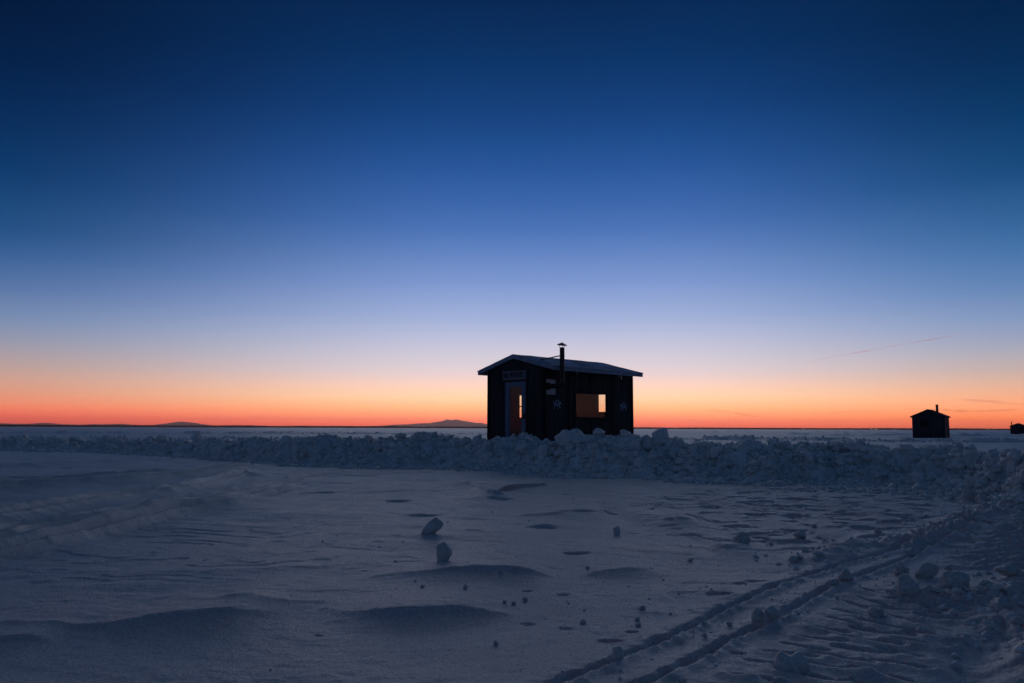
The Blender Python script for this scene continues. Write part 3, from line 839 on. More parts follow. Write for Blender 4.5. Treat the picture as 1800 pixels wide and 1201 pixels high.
def big_hut():
    CX, CY = .803, 19.40
    zb = .02
    L, Wd, T = 3.56, 2.02, .06           # length, gable width, wall thickness
    ZE = 2.43                            # wall top at the eaves
    YR, ZR = 1.06, 2.70                  # roof peak
    root = empty("fishing_hut", (CX, CY, zb), R(45))
    tag(root, "large dark plywood ice fishing hut with stovepipe and lettered sign behind the snow ridge", "hut")
    oz = -zb
    def Z(z): return z+oz
    win = (1.13, 2.43, 1.19, 1.80)
    thim = (.04, .42, 1.725, 2.10)
    door = (.61, 1.385, .0, 2.07)
    # long wall facing right/front (local y = 0 .. T), long wall at the back, gables
    mb = MB(); wall_cells(mb, [0,L], [0,Z(ZE)], [tuple([win[0],win[1],Z(win[2]),Z(win[3])]), (thim[0],thim[1],Z(thim[2]),Z(thim[3]))], 0, T, 'x')
    mb.build("wall", [M_wall, M_inside], root)
    mb = MB(); wall_cells(mb, [0,L], [0,Z(ZE)], [(win[0],win[1],Z(win[2]),Z(win[3]))], Wd, Wd-T, 'x')
    mb.build("wall", [M_wall, M_inside], root)
    def gable(x0, x1, holes):
        mb = MB(); wall_cells(mb, [T+.002, Wd-T-.002], [0,Z(ZE)], holes, x0, x1, 'y')
        def roofz(y): return ZE + (ZR-ZE)*(y/YR if y < YR else (Wd-y)/(Wd-YR))
        pro = [(0.0,ZE),(YR,ZR-.02),(Wd,ZE)]
        vs = [(x0,y,Z(z)+.001) for y,z in pro]+[(x1,y,Z(z)+.001) for y,z in pro]
        mb.add(vs[:3], [(0,1,2)], 0); mb.add(vs[3:], [(0,1,2)], 1)
        for a, b in ((0,1),(1,2),(2,0)): mb.add([vs[a],vs[b],vs[b+3],vs[a+3]], [(0,1,2,3)], 0)
        mb.build("wall", [M_wall, M_inside], root)
    gable(0, T, [(door[0],door[1],Z(0.02),Z(door[3]))])
    gable(L, L-T, [(.55,1.215,Z(1.37),Z(1.87))])
    mb = MB(); mb.box((T,T,Z(.06)),(L-T,Wd-T,Z(.12))); mb.build("floor", M_floor, root)
    # battens over the panel joints
    def batten(parts, y0, y1, w=.065):
        b = MB()
        for (x, z0, z1) in parts: b.box((x-w/2,y0,Z(z0)),(x+w/2,y1,Z(z1)))
        b.build("batten", M_batten, root)
    batten([(.90,.05,ZE-.01)], -.018, -.001)
    batten([(1.745,win[3]+.06,ZE-.01),(1.745,.05,win[2]-.075)], -.018, -.001, .06)
    batten([(2.66,.05,ZE-.01)], -.018, -.001)
    # corner boards
    for (x0,x1,y0,y1) in ((-.02,-.001,-.0,.07),(-.02,-.001,Wd-.07,Wd),(L-.075,L,-.02,-.001),(.0,.03,-.02,-.001)):
        b = MB(); b.box((x0,y0,Z(.05)),(x1,y1,Z(ZE-.01))); b.build("corner_board", M_batten, root)
    # windows
    def window(x0,x1,z0,z1,y,out,axis,mull=None,slider=None):
        """y = outer face; out = -1/+1 outward direction along the wall normal"""
        fr = MB(); t = .045
        def bx(m_,a,b,c,d,ya,yb):
            lo, hi = min(ya,yb), max(ya,yb)
            if axis == 'x': m_.box((a,lo,Z(c)),(b,hi,Z(d)))
            else: m_.box((lo,a,Z(c)),(hi,b,Z(d)))
        ya, yb = y+out*.022, y-out*.035
        bx(fr,x0-.055,x1+.055,z1-.012,z1+.05,ya,y+out*.001); bx(fr,x0-.055,x0+.012,z0+.001,z1-.013,ya,y+out*.001); bx(fr,x1-.012,x1+.055,z0+.001,z1-.013,ya,y+out*.001)
        fo = fr.build("window", M_batten, root)
        s = MB(); bx(s,x0-.07,x1+.07,z0-.055,z0,y+out*.055,y+out*.001); s.build("sill", M_batten, fo)
        if mull:
            k = MB()
            for (a,b,c,d) in mull: bx(k,a,b,c,d,y-out*.02,y-out*.045)
            k.build("sash", M_batten, fo)
        p = MB(); bx(p,x0+.0,x1-.0,z0+.0,z1-.0,y-out*.028,y-out*.032); p.build("pane", M_glass, fo)
    window(win[0],win[1],win[2],win[3],0,-1,'x')
    window(win[0],win[1],win[2],win[3],Wd,1,'x',mull=[(win[0],win[1],1.475,1.50),(1.75,1.79,win[2],1.474),(1.75,1.79,1.501,win[3])])
    window(.55,1.215,1.37,1.87,L,1,'y')
    # sheet metal thimble panel with the stovepipe
    b = MB(); b.box((thim[0],.018,Z(thim[2])),(thim[1],.03,Z(1.905))); b.box((thim[0],.016,Z(1.906)),(thim[1],.028,Z(thim[3])))
    b.box((thim[0]+.13,.010,Z(thim[2])),(thim[0]+.15,.0175,Z(1.86)))
    b.build("metal_panel", M_panel, root)
    PT, PZ, PD, PR = .135, 1.925, -.445, .058
    pts = [(PT,.02,Z(PZ)),(PT,PD+.12,Z(PZ))]
    for k in range(1,7):
        a = k/6*math.pi/2; pts.append((PT, PD+.12-.12*math.sin(a), Z(PZ)+.12-.12*math.cos(a)))
    pts += [(PT,PD,Z(2.27))]
    pp = MB(); pp.tube(pts, PR, 24)
    pp.tube([(PT,PD,Z(2.262)),(PT,PD,Z(2.30))], PR+.006, 24); pp.tube([(PT,PD,Z(2.30)),(PT,PD,Z(2.848))], PR+.001, 24)
    pp.tube([(PT,PD,Z(2.615)),(PT,PD,Z(2.645))], PR+.005, 24); pp.tube([(PT,.012,Z(PZ)),(PT,-.01,Z(PZ))], PR+.035, 24)
    pp.tube([(PT,PD+.13,Z(PZ)),(PT,PD+.16,Z(PZ))], PR+.005, 24)
    pipe = pp.build("stovepipe", M_pipe, root)
    cp = MB(); n = 28
    tip = Vector((PT,PD,Z(2.975))); ring = []
    tilt = Vector((.02,-.03,0))
    for k in range(n):
        a = 2*math.pi*k/n; dx, dy = math.cos(a)*.122, math.sin(a)*.122
        ring.append((PT+dx, PD+dy, Z(2.912)+dy*.07-dx*.07))
    cp.add([tip]+ring, [(0,1+k,1+(k+1)%n) for k in range(n)], 0, True)
    ring2 = [(x,y,z-.008) for x,y,z in ring]; low = tip-Vector((0,0,.012))
    cp.add([low]+ring2, [(0,1+k,1+(k+1)%n) for k in range(n)], 0, True)
    cp.add(ring+ring2, [(k,(k+1)%n,(k+1)%n+n,k+n) for k in range(n)], 0)
    for k in range(3):
        a = .6+k*2.094
        cp.tube([(PT+math.cos(a)*.054,PD+math.sin(a)*.054,Z(2.80)),(PT+math.cos(a)*.06,PD+math.sin(a)*.06,Z(2.855)),(PT+math.cos(a)*.085,PD+math.sin(a)*.085,Z(2.915))], .006, 6)
    cp.build("cap", M_pipe, pipe)
    br = MB(); br.tube([(PT,PD+PR,Z(2.652)),(.22,.36,Z(2.60))], .015, 8); br.build("brace", M_pipe, pipe)
    bk = MB(); bk.box((PT-.11,PD+PR-.005,Z(2.275)),(PT-.085,-.35,Z(2.29))); bk.box((PT+.085,PD+PR-.005,Z(2.275)),(PT+.11,-.35,Z(2.29))); bk.build("bracket", M_pipe, pipe)
    # roof
    OS, OG, OF = .335, .055, .02
    sR = (ZR-ZE)/YR; sL = (ZR-ZE)/(Wd-YR)
    def rz(y, off=0): return Z(ZR) + off - (sR*(YR-y) if y < YR else sL*(y-YR))
    TH = .016
    rf = MB()
    NX, NY = 66, 14
    def slope(y0, y1):
        vs = []; fs = []
        xs = np.linspace(-OG, L+OF, NX+1); ys = np.linspace(y0, y1, NY+1)
        for x in xs:
            for y in ys:
                w = .006*mnoise.noise(Vector((x*2.2,y*3.0,3)))+.004*mnoise.noise(Vector((x*7,y*7,9)))
                vs.append((x,y,rz(y,.055+TH)+w))
        for i in range(NX):
            for j in range(NY):
                a = i*(NY+1)+j; fs.append((a,a+1,a+NY+2,a+NY+1))
        rf.add(vs, fs, 0, True)
        vs2 = []
        for x in (-OG, L+OF):
            for y in (y0,y1): vs2.append((x,y,rz(y,.05)))
        rf.add(vs2, [(0,1,3,2)], 1)
        # rim of the sheet
        nn = NY+1
        for side in (range(0,nn), range(NX*nn,NX*nn+nn)):
            t_ = [vs[k] for k in side]; b_ = [(x,y,rz(y,.05)) for x,y,z in t_]
            for k in range(len(t_)-1): rf.add([t_[k],t_[k+1],b_[k+1],b_[k]], [(0,1,2,3)], 1)
        for j in (0,NY):
            t_ = [vs[i*nn+j] for i in range(NX+1)]; b_ = [(x,y,rz(y,.05)) for x,y,z in t_]
            for k in range(len(t_)-1): rf.add([t_[k],t_[k+1],b_[k+1],b_[k]], [(0,1,2,3)], 1)
    slope(-OS-.02, YR); slope(YR, Wd+OS+.02)
    roof = rf.build("roof", [M_roof, M_fascia], root)
    fa = MB()
    for x0, x1 in ((-OG,-OG+.025),(L+OF-.025,L+OF)):
        for ya, yb in ((-OS,YR),(YR,Wd+OS)):
            vs = []
            for x in (x0,x1):
                vs += [(x,ya,rz(ya,-.04)),(x,yb,rz(yb,-.04)),(x,yb,rz(yb,.049)),(x,ya,rz(ya,.049))]
            fa.add(vs, [(0,1,2,3),(7,6,5,4),(0,4,5,1),(1,5,6,2),(2,6,7,3),(3,7,4,0)])
    for y0, y1 in ((-OS,-OS+.025),(Wd+OS-.025,Wd+OS)):
        z = rz(y0 if y0 < 0 else y1)
        fa.box((-OG+.026,y0,z-.042),(L+OF-.026,y1,z+.047))
    fa.build("fascia", M_fascia, roof)
    # icicles under the near eave
    for x, ln in ((.83,.10),(2.52,.07),(2.63,.14),(1.35,.035),(3.1,.04)):
        ic = MB(); z = rz(-OS)-.045
        ic.tube([(x,-OS+.012,z+.01),(x,-OS+.012,z-ln*.3),(x+.003,-OS+.012,z-ln*.7),(x+.003,-OS+.012,z-ln)], [.011,.008,.005,.001], 8)
        ic.build("icicle", M_ice, roof)
    # door with a tall glass
    fr = MB()
    for (a,b,c,d) in ((door[0]-.045,door[0]+.02,.05,door[3]-.001),(door[1]-.02,door[1]+.045,.05,door[3]-.001),(door[0]-.045,door[1]+.045,door[3],door[3]+.05)):
        fr.box((-.024,a,Z(c)),(-.001,b,Z(d)))
    fr.build("door_frame", M_black, root)
    dr = MB()
    dr.box((-.014,door[0]+.021,Z(.08)),(.022,.78,Z(door[3]-.004))); dr.box((-.014,1.205,Z(.08)),(.022,door[1]-.021,Z(door[3]-.004)))
    dr.box((-.013,.7802,Z(1.945)),(.021,1.2048,Z(door[3]-.004))); dr.box((-.013,.7802,Z(.08)),(.021,1.2048,Z(.32)))
    dobj = dr.build("door", M_door, root)
    g = MB(); g.box((.002,.7805,Z(.321)),(.006,1.2045,Z(1.944))); g.build("pane", M_glass, dobj)
    hd = MB()
    hd.box((-.032,.655,Z(1.13)),(-.0145,.735,Z(1.27))); hd.tube([(-.033,.70,Z(1.16)),(-.075,.70,Z(1.17)),(-.078,.70,Z(1.24)),(-.033,.70,Z(1.25))], .010, 8)
    hd.build("handle", M_latch, dobj)
    # lettered sign
    sg = MB(); sg.box((-.045,.615,Z(2.135)),(-.003,1.425,Z(2.325))); sg.box((-.048,.60,Z(2.326)),(-.003,1.44,Z(2.345))); sg.box((-.048,.60,Z(2.115)),(-.003,1.44,Z(2.134)))
    sign = sg.build("sign", [M_sign], root)
    sign["label"] = "pale board above the door lettered in black capitals"
    def text(body, size, yc, zc, width):
        cu = bpy.data.curves.new("lettering", 'FONT'); cu.body = body; cu.size = size; cu.align_x = 'CENTER'; cu.align_y = 'CENTER'; cu.extrude = .002; cu.offset = .004
        to = bpy.data.objects.new("lettering", cu); COL.objects.link(to)
        dg = bpy.context.evaluated_depsgraph_get(); me = bpy.data.meshes.new_from_object(to.evaluated_get(dg))
        bpy.data.objects.remove(to)
        xs = [v.co.x for v in me.vertices]; k = width/(max(xs)-min(xs)); mid = (max(xs)+min(xs))/2
        for v in me.vertices:
            x, y, z = v.co
            v.co = (-.0475-z, yc-(x-mid)*k, zc+y)
        me.materials.append(M_black)
        o = bpy.data.objects.new("lettering", me); COL.objects.link(o); o.parent = sign
    text("REEL", .155, 1.30, Z(2.226), .17)
    text("FANTASTIC", .185, .925, Z(2.233), .50)
    # painted fish beside the window
    def fish(xc, zc, s, flip):
        mb = MB(); y = -.0035
        def stroke(pts, w):
            for (a, b) in zip(pts[:-1], pts[1:]):
                ax, az = a; bx_, bz = b
                if flip: ax, bx_ = -ax, -bx_
                p = Vector((xc+ax*s, y, Z(zc)+az*s)); q = Vector((xc+bx_*s, y, Z(zc)+bz*s)); d = (q-p).normalized(); nrm = Vector((-d.z,0,d.x))*w*s/2
                mb.add([p-nrm,q-nrm,q+nrm,p+nrm], [(0,1,2,3)])
        top = [(-.32+.64*t/10, .05+.27*math.sin(math.pi*(t/10)**.85)) for t in range(11)]
        stroke(top, .07)
        stroke([(-.5,.08),(-.40,-.02),(-.25,-.04),(.28,-.04)], .07)
        stroke([(-.5,.08),(-.46,.22)], .06); stroke([(-.40,-.02),(-.42,-.42)], .07); stroke([(-.40,-.02),(-.30,-.2)], .05)
        for k, (x, a, b) in enumerate(((-.2,.24,-.16),(-.06,.22,-.26),(.07,.22,-.26),(.19,.18,-.22))): stroke([(x,a),(x-.02,b)], .05)
        stroke([(.30,.20),(.40,.06),(.46,-.05)], .08); stroke([(.28,-.04),(.22,-.22),(.32,-.34),(.44,-.26)], .08)
        stroke([(-.05,-.4),(.05,-.38)], .07); stroke([(.33,.05),(.37,.05)], .06)
        mb.build("painted_fish", M_fish, root)
    fish(.46, 1.50, .30, False)
    fish(3.12, 1.50, .30, True)
    # dark shapes beside the door and a vent under the window
    for yc, zc in ((1.77,1.50),(.30,1.52)):
        b = MB()
        pts = [(-.10,0),(-.05,.05),(.03,.06),(.08,.02),(.13,.06),(.13,-.06),(.08,-.02),(.03,-.06),(-.05,-.05)]
        b.add([(-.004,yc+p[1],Z(zc)+p[0]*1.1) for p in pts], [tuple(range(len(pts)))]); b.build("painted_fish", M_black, root)
    b = MB(); b.box((2.18,-.016,Z(.92)),(2.30,-.001,Z(1.09)))
    for k in range(4): b.box((2.19,-.022,Z(.935+k*.038)),(2.29,-.0165,Z(.955+k*.038)))
    b.build("vent", M_black, root)
    # skids
    for y in (.25, Wd-.35):
        b = MB(); b.box((-.15,y,-.06),(L+.15,y+.1,Z(.055))); b.build("skid", M_batten, root)
    # bench, seen through the windows
    for (p, nm) in (((CX+.707*2.1-.707*1.0, CY+.707*2.1+.707*1.0,0),"near"),): pass
    for p, e in (((0,0,2.3),"C"),):
        pass
    print("PX corner", pix((CX,CY,ZE)), "left", pix((CX-.707*Wd,CY+.707*Wd,ZE)), "right", pix((CX+.707*L,CY+.707*L,ZE)))
    def wp(x,y,z): return pix((CX+.7071*(x-y), CY+.7071*(x+y), z))
    print("eaves near", wp(-OG,-OS,ZE-.0), "left", wp(-OG,Wd+OS,ZE-.13), "far", wp(L+OG,-OS,2.2), "peak", wp(-OG,YR,ZR+.08), "ridge far", wp(L+OG,YR,ZR+.08), 'pipe top', wp(PT,PD,2.848), 'pipe', wp(PT,PD,2.3))
big_hut()

def small_hut(name, px, Y, rz, Wd, D, ZE, ZR, label, chim, win_front, corner=True, zb=0.0, side_window=True, lean_to=None):
    x = (px-900)/F_PX*Y
    root = empty(name, (x, Y, hz(x,Y)+zb), rz)
    tag(root, label, "hut")
    mb = MB()
    T = .06; h = Wd/2
    pro = [(-h,0),(h,0),(h,ZE),(0,ZR),(-h,ZE)]
    vs = [(a,0,b) for a,b in pro]+[(a,D,b) for a,b in pro]
    mb.add(vs, [(4,3,2,1,0),(5,6,7,8,9),(0,1,6,5),(1,2,7,6),(4,0,5,9)])
    mb.build("wall", M_wood2, root)
    rf = MB(); o = .14; sl = (ZR-ZE)/h; t = .14
    def rz_(a): return ZR-sl*abs(a)
    for s in (-1,1):
        e = s*(h+o)
        q = [(0,ZR+.012),(e,rz_(e)+.012),(e,rz_(e)+.012+t),(0,ZR+.012+t)]
        v2 = [(a,-.15,b) for a,b in q]+[(a,D+.15,b) for a,b in q]
        rf.add(v2, [(0,1,2,3),(7,6,5,4),(0,4,5,1),(1,5,6,2),(2,6,7,3)])
    roof = rf.build("roof", M_wood2, root)
    cx, cy, cz0, cz1, cr = chim
    c = MB(); c.tube([(cx,cy,cz0),(cx,cy,cz1)], cr, 14); c.tube([(cx,cy,cz1-.12),(cx,cy,cz1-.05)], cr*1.08, 14); c.build("chimney", M_pipe, roof)
    (a,b,c0,c1) = win_front
    w = MB(); w.box((a-.06,-.03,c0-.06),(b+.06,-.002,c0)); w.box((a-.06,-.03,c1),(b+.06,-.002,c1+.06)); w.box((a-.06,-.03,c0+.001),(a,-.002,c1-.001)); w.box((b,-.03,c0+.001),(b+.06,-.002,c1-.001))
    wo = w.build("window", M_batten, root); p = MB(); p.box((a,-.012,c0),(b,-.003,c1)); p.build("pane", M_black, wo)
    if corner:
        k = MB()
        k.box((h+.002,.02,.02),(h+.03,.22,ZE*.9)); k.box((h+.002,1.1,.02),(h+.03,1.3,ZE*.55)); k.build("corner_board", M_trim2, root)
        d = MB(); d.box((h+.002,.35,.1),(h+.025,1.05,ZE*.55)); d.build("door", M_trim2, root)
        s = MB(); s.box((h+.002,.45,ZE*.60),(h+.02,1.0,ZE*.9)); s.build("window", M_black, root)
        pl = MB(); pl.box((h*.62,-.012,ZE*.60),(h*.74,-.002,ZE*.72)); pl.build("plate", M_trim2, root)
    if lean_to:
        l = MB(); l.box((h+.002,.3,0),(h+lean_to,D-.3,ZE*.72)); l.build("lean_to", M_wood2, root)
    return root
small_hut("fishing_hut", 1628.5, 86.0, R(-37), 3.15, 2.9, 2.25, 2.95, "mid-sized dark gabled hut standing alone on the ice, pipe chimney on its right roof slope",
          (.72, 1.3, 2.5, 3.62, .13), (-.75,-.0,1.25,1.95))
small_hut("fishing_hut", 1785.5, 168.0, R(-36), 2.9, 3.0, 1.65, 2.2, "tiny far hut at the right edge of the photo with thin pipe and annex",
          (-1.25, 1.2, 1.6, 2.65, .10), (.2,.75,.8,1.35), corner=False, lean_to=1.8)
b = None

# ------------------------------------------------------------------ far shore, mountains
def ridge_mesh(name, prof, Y, depth, label=None):
    """prof: (pixel x, pixels above the horizon)"""
    P = np.array(prof, float); xs = np.arange(P[0,0], P[-1,0]+.1, 1.5)
    hs = np.interp(xs, P[:,0], P[:,1])
    hs = hs*(1+.10*perlin(xs*.11, xs*0+Y*.001)+.06*perlin(xs*.35, xs*0+2))
    nd = 15; V = []
    for j in range(nd):
        t = j/(nd-1)*2-1
        for x, hh in zip(xs, hs):
            X = (x-900)/F_PX*Y; H_ = hh/F_PX*Y
            rid = perlin(np.array([X*.0011]), np.array([t*3.1+Y]))[0]
            z = H_*(1-abs(t)**1.3)*(1+.25*rid*abs(t)*2)
            V.append((X + 260*rid*abs(t), Y+t*depth, z-1.0))
    n = len(xs); idx = np.arange(n*nd).reshape(nd,n)
    f = np.stack([idx[:-1,:-1].ravel(), idx[:-1,1:].ravel(), idx[1:,1:].ravel(), idx[1:,:-1].ravel()],1)
    o = obj_from_arrays(name, V, f, M_rock, smooth=True); tag(o, kind="structure"); return o
ridge_mesh("mountain", [(640,0),(670,3.5),(700,6),(720,6.5),(735,8),(755,8.5),(775,12),(787,14.5),(800,15),(810,14),(822,12),(835,9.5),(845,9.5),(860,6.5),(885,4.5),(920,4),(960,3.5),(1010,2),(1040,0)], 15000, 1500)
ridge_mesh("mountain", [(235,0),(265,1.8),(290,4.0),(305,5.5),(316,8.0),(323,9.6),(330,8.6),(342,6.6),(352,4.8),(370,2.2),(395,1.6),(430,0)], 16000, 1500)
ridge_mesh("hills", [(-140,0),(-100,4),(-50,6),(0,6.0),(15,5.5),(32,4.2),(45,4.8),(58,4),(75,5),(85,7),(95,4.6),(110,3.6),(122,4),(135,3),(160,3.5),(172,5),(182,3.6),(200,5),(225,5),(240,3),(262,1)], 17500, 1500)
# low wooded shore
def shore():
    n = 90; V = []; xs = np.linspace(-3600, 3600, n)
    for t, z in ((-1,-.4),(-.4,1.2),(.2,3),(1,4)):
        for x in xs: V.append((x, 3600+260*t+30*math.sin(x*.002+t), z))
    idx = np.arange(4*n).reshape(4,n)
    f = np.stack([idx[:-1,:-1].ravel(), idx[:-1,1:].ravel(), idx[1:,1:].ravel(), idx[1:,:-1].ravel()],1)
    tag(obj_from_arrays("far_shore", V, f, M_trees), kind="structure")
    V = []; F_ = []
    for k in range(14000):
        x = random.uniform(-3500,3500); y = 3560+random.uniform(-130,250)
        q = (x/y*F_PX+900)
        base = np.interp(q, [-600,0,300,900,1300,1800,2400],[8.5,8.5,8.5,8,6,6.5,7])
        h = base*(.75+.35*perlin(np.array([x*.006]),np.array([0.]))[0]+.12*random.random()); r = random.uniform(1.8,4.2)
        z0 = .6+(y-3430)*.006; n0 = len(V)
        for a in range(6): V.append((x+math.cos(a*1.047)*r, y+math.sin(a*1.047)*r, z0))
        for a in range(6): V.append((x+math.cos(a*1.047)*r*.85, y+math.sin(a*1.047)*r*.85, z0+h*.5))
        V.append((x,y,z0+h))
        for a in range(6):
            b2 = (a+1) % 6
            F_ += [(n0+a,n0+b2,n0+6+b2),(n0+a,n0+6+b2,n0+6+a),(n0+6+a,n0+6+b2,n0+12)]
    tag(obj_from_arrays("treeline", V, np.array(F_), M_trees), kind="stuff")
shore()
mt, nt, b_ = mat_new("lit_lamp_globe"); b_.inputs["Emission Color"].default_value = (1,.86,.68,1); b_.inputs["Emission Strength"].default_value = 3.0
M_lamp = mt
for i, (px, s) in enumerate([(1145,.9),(1187,1.1),(1228,1.2),(1410,1.5),(1497,1.4),(1528,1.6),(1537,1.5),(1568,1.5),(1602,1.2),(1606,1.1),(1732,1.6),(1744,1.2),(875,.9)]):
    Y = 3390.0; x = (px-900)/F_PX*Y
    r_ = empty("shore_lamp", (x, Y, 0))
    tag(r_, "tiny lit lamp glinting at the foot of the far dark shoreline", "lamp", "lights along the far shore")
    g = MB(); g.tube([(0,0,-.5),(0,0,2.4)], .12, 6); g.build("pole", M_pipe, r_)
    g = MB(); s *= .5
    g.tube([(0,0,2.4),(0,0,2.4+.3*s),(0,0,2.4+1.0*s),(0,0,2.4+1.7*s),(0,0,2.4+2*s)], [.3*s,.8*s,1.0*s,.8*s,.3*s], 10); g.build("lamp_globe", M_lamp, r_)

# ------------------------------------------------------------------ haze
hb = MB(); hb.box((-19000,-18000,-3.0),(19000,20500,205.0))
M_haze = bpy.data.materials.new("thin_air"); M_haze.use_nodes = True; nt = M_haze.node_tree
nt.nodes.remove(nt.nodes["Principled BSDF"])
pv = nt.nodes.new("ShaderNodeVolumePrincipled"); pv.inputs["Color"].default_value = (1,.70,.66,1); pv.inputs["Density"].default_value = 4.4e-5; pv.inputs["Anisotropy"].default_value = .75
nt.links.new(pv.outputs[0], nt.nodes["Material Output"].inputs["Volume"])
tag(hb.build("haze", M_haze), kind="stuff")

# ------------------------------------------------------------------ sky
w = bpy.data.worlds.new("World"); sc.world = w; w.use_nodes = True
nt = w.node_tree; N = nt.nodes; LK = nt.links
bg = N["Background"]
tc = N.new("ShaderNodeTexCoord"); sp = N.new("ShaderNodeSeparateXYZ"); LK.new(tc.outputs["Generated"], sp.inputs[0])
def math_(op, a, b=None, c=None, clamp=False):
    n = N.new("ShaderNodeMath"); n.operation = op; n.use_clamp = clamp
    for i, v in enumerate((a,b,c)):
        if v is None: continue
        if isinstance(v, (int,float)): n.inputs[i].default_value = v
        else: LK.new(v, n.inputs[i])
    return n.outputs[0]
elev = math_('MULTIPLY', math_('ARCSINE', sp.outputs[2]), 180/math.pi)
fac = math_('DIVIDE', elev, 90.0, clamp=True)
az = math_('MULTIPLY', math_('ARCTAN2', sp.outputs[0], sp.outputs[1]), 180/math.pi)
def el(y, px=900):
    v = _f + CR*((px-900)/F_PX) + CU*((600.5-y)/F_PX)
    return math.degrees(math.asin(v.normalized().z))
GAIN = [1.95,1.88,1.62,1.34,1.22,1.12,1.06,1.03,1.0]
def table(px, rows):
    out = []
    for y, c in rows:
        l = lin(c); k = 1.0 + .0*y
        g = np.interp(el(y,px), [0,.4,1.2,2.2,3.2,5,8,12,30], GAIN)
        out.append((el(y, px), tuple(v*g for v in l)))
    return out
def ramp(stops):
    n = N.new("ShaderNodeValToRGB"); cr = n.color_ramp; cr.interpolation = 'LINEAR'
    stops = sorted([(max(0,e)/90, c if max(c) < 2.5 and isinstance(c[0], float) else lin(c)) for e, c in stops])
    cr.elements[0].position = stops[0][0]; cr.elements[0].color = stops[0][1]+(1,)
    cr.elements[1].position = stops[-1][0]; cr.elements[1].color = stops[-1][1]+(1,)
    for p, c in stops[1:-1]:
        e = cr.elements.new(p); e.color = c+(1,)
    LK.new(fac, n.inputs[0]); return n.outputs[0]
HIGH = [(45,(15,36,63)),(90,(20,44,67))]
FRONT = ramp([(0,(255,80,38))]+table(900,[(745,(255,100,52)),(735,(255,138,90)),(720,(255,172,116)),(700,(255,204,160)),(680,(248,206,184)),(660,(228,204,203)),(640,(213,203,211)),
              (600,(189,192,216)),(560,(159,176,216)),(500,(124,152,207)),(440,(92,129,192)),(400,(70,113,181)),(350,(52,99,168)),(300,(36,86,155)),(250,(22,75,141)),(200,(10,64,126)),(100,(0,50,103)),(0,(0,38,84))])+HIGH)
LEFT = ramp([(0,(214,88,72))]+table(12,[(742,(236,84,56)),(728,(230,102,72)),(710,(222,126,95)),(690,(210,142,116)),(665,(196,152,136)),(640,(176,153,150)),
             (600,(146,149,168)),(560,(116,138,174)),(500,(82,114,164)),(440,(48,92,146)),(400,(28,78,130)),(300,(4,57,107)),(200,(0,42,88)),(100,(0,31,71)),(0,(0,25,60))])+HIGH)
RIGHT = ramp([(0,(240,104,46))]+table(1790,[(748,(252,108,44)),(735,(250,128,62)),(715,(244,152,104)),(690,(228,166,132)),(670,(210,170,150)),(650,(190,168,162)),(620,(168,166,178)),
             (600,(152,160,184)),(560,(126,150,188)),(500,(92,130,180)),(440,(66,114,168)),(400,(50,102,156)),(300,(16,74,126)),(200,(1,56,104)),(100,(0,43,86)),(0,(0,34,72))])+HIGH)
BACK = ramp([(0,(46,58,84)),(4,(60,70,95)),(9,(68,74,102)),(16,(52,70,102)),(26,(36,61,96)),(45,(25,48,76)),(90,(20,44,67))])
def mr(v, a, b):
    n = N.new("ShaderNodeMapRange"); n.interpolation_type = 'SMOOTHSTEP'
    LK.new(v, n.inputs["Value"]); n.inputs["From Min"].default_value = a; n.inputs["From Max"].default_value = b
    return n.outputs[0]
def mix(f, a, b):
    n = N.new("ShaderNodeMix"); n.data_type = 'RGBA'
    LK.new(f, n.inputs[0]); LK.new(a, n.inputs[6]); LK.new(b, n.inputs[7]); return n.outputs[2]
left_f = math_('MULTIPLY', mr(math_('MULTIPLY', az, -1.0), 2.0, 36.0), 1.0)
right_f = mr(az, 9.0, 36.0)
c1 = mix(left_f, FRONT, LEFT)
c2 = mix(right_f, c1, RIGHT)
back_f = mr(math_('ABSOLUTE', az), 38.0, 125.0)
c3 = mix(back_f, c2, BACK)
LK.new(c3, bg.inputs["Color"]); bg.inputs["Strength"].default_value = 1.0

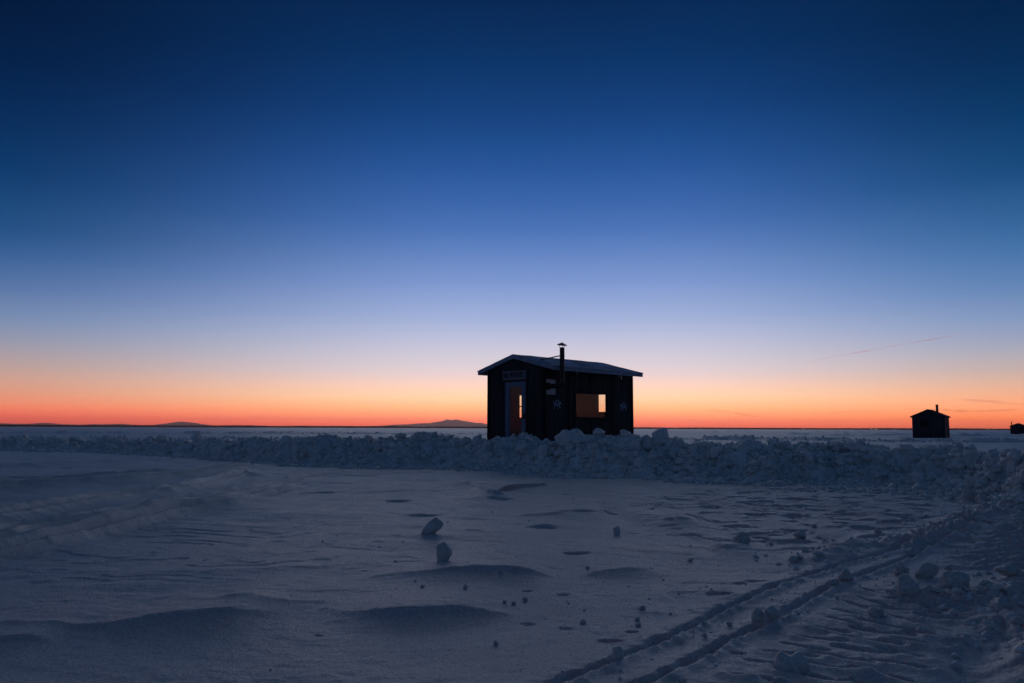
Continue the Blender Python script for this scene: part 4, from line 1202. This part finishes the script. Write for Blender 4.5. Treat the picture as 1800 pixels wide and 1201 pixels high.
def wisp(name, pts, rad, dist, dens, col, label, cat, seed, aniso=.6):
    P = smooth_poly(pts, 14); n = 12; V = []; rr = []
    for k, (px, py) in enumerate(P):
        v = _f + CR*((px-900)/F_PX) + CU*((600.5-py)/F_PX); v = v*(dist/v.y); rr.append(Vector((v.x, v.y, v.z+HC)))
    for k, p in enumerate(rr):
        t = k/(len(rr)-1)
        q = rad/F_PX*dist*(.35+.65*math.sin(math.pi*min(1,max(0,t)))**.6)*(1+.75*mnoise.noise(Vector((k*.35, seed, 0)))+.4*mnoise.noise(Vector((k*1.1, seed, 4))))
        q = max(q, rad/F_PX*dist*.08)
        if k in (0, len(rr)-1): q *= .02
        for a in range(n):
            th = 2*math.pi*a/n; V.append((p.x, p.y+math.cos(th)*q*2.2, p.z+math.sin(th)*q))
    idx = np.arange(len(rr)*n).reshape(len(rr), n); nx = np.roll(idx, -1, 1)
    f = np.stack([idx[:-1].ravel(), nx[:-1].ravel(), nx[1:].ravel(), idx[1:].ravel()],1)
    mt = bpy.data.materials.new(name+"_vapour"); mt.use_nodes = True; nt_ = mt.node_tree; nt_.nodes.remove(nt_.nodes["Principled BSDF"])
    pv = nt_.nodes.new("ShaderNodeVolumePrincipled"); pv.inputs["Color"].default_value = col+(1,); pv.inputs["Density"].default_value = dens; pv.inputs["Anisotropy"].default_value = aniso
    nt_.links.new(pv.outputs[0], nt_.nodes["Material Output"].inputs["Volume"])
    return tag(obj_from_arrays(name, V, f, mt, smooth=True), label, cat)
wisp("contrail", [(1405,640),(1473,626),(1533,615.5),(1607,602),(1692,588)], 1.4, 52000, .0014, (1.0,.80,.72), "thin pink contrail slanting up to the right above the second hut", "contrail", 1.5, .8)
wisp("cloud", [(1240,722),(1270,723),(1300,728),(1320,731),(1337,733)], 1.6, 40000, .0014, (.75,.45,.40), "thin dark wisp of cloud low above the shore right of the large hut", "cloud", 7.3)
wisp("cloud", [(1430,727),(1480,724),(1520,722),(1560,724)], 1.5, 40000, .0008, (.75,.45,.40), "faint thin cloud streak low in the sky just left of the second hut", "cloud", 11.3)
wisp("cloud", [(1590,717),(1650,720),(1700,723),(1750,722),(1830,718)], 2.2, 40000, .0009, (.72,.45,.38), "long flat cloud streak just right of the second hut's chimney", "cloud", 15.3)
wisp("cloud", [(1690,703),(1740,706),(1790,711),(1850,714)], 2.6, 40000, .0006, (.75,.5,.45), "faint flat cloud streak high above the far hut at the right edge", "cloud", 19.3)

# weak afterglow of the sun that has just set behind the far shore
sun = bpy.data.lights.new("sun", 'SUN'); sun.energy = 0.18; sun.angle = R(44); sun.color = (1.0,.93,.82)
so = bpy.data.objects.new("sun", sun); COL.objects.link(so)
d = Vector((math.sin(R(3)), math.cos(R(3)), math.tan(R(13.0))))
so.rotation_euler = d.to_track_quat('Z','Y').to_euler()

# ------------------------------------------------------------------ render settings
sc.view_settings.view_transform = 'Standard'; sc.view_settings.look = 'None'; sc.view_settings.exposure = 0; sc.view_settings.gamma = 1
sc.cycles.max_bounces = 6; sc.cycles.diffuse_bounces = 3; sc.cycles.transparent_max_bounces = 12
sc.cycles.use_adaptive_sampling = True; sc.cycles.adaptive_threshold = .006
sc.cycles.use_denoising = True
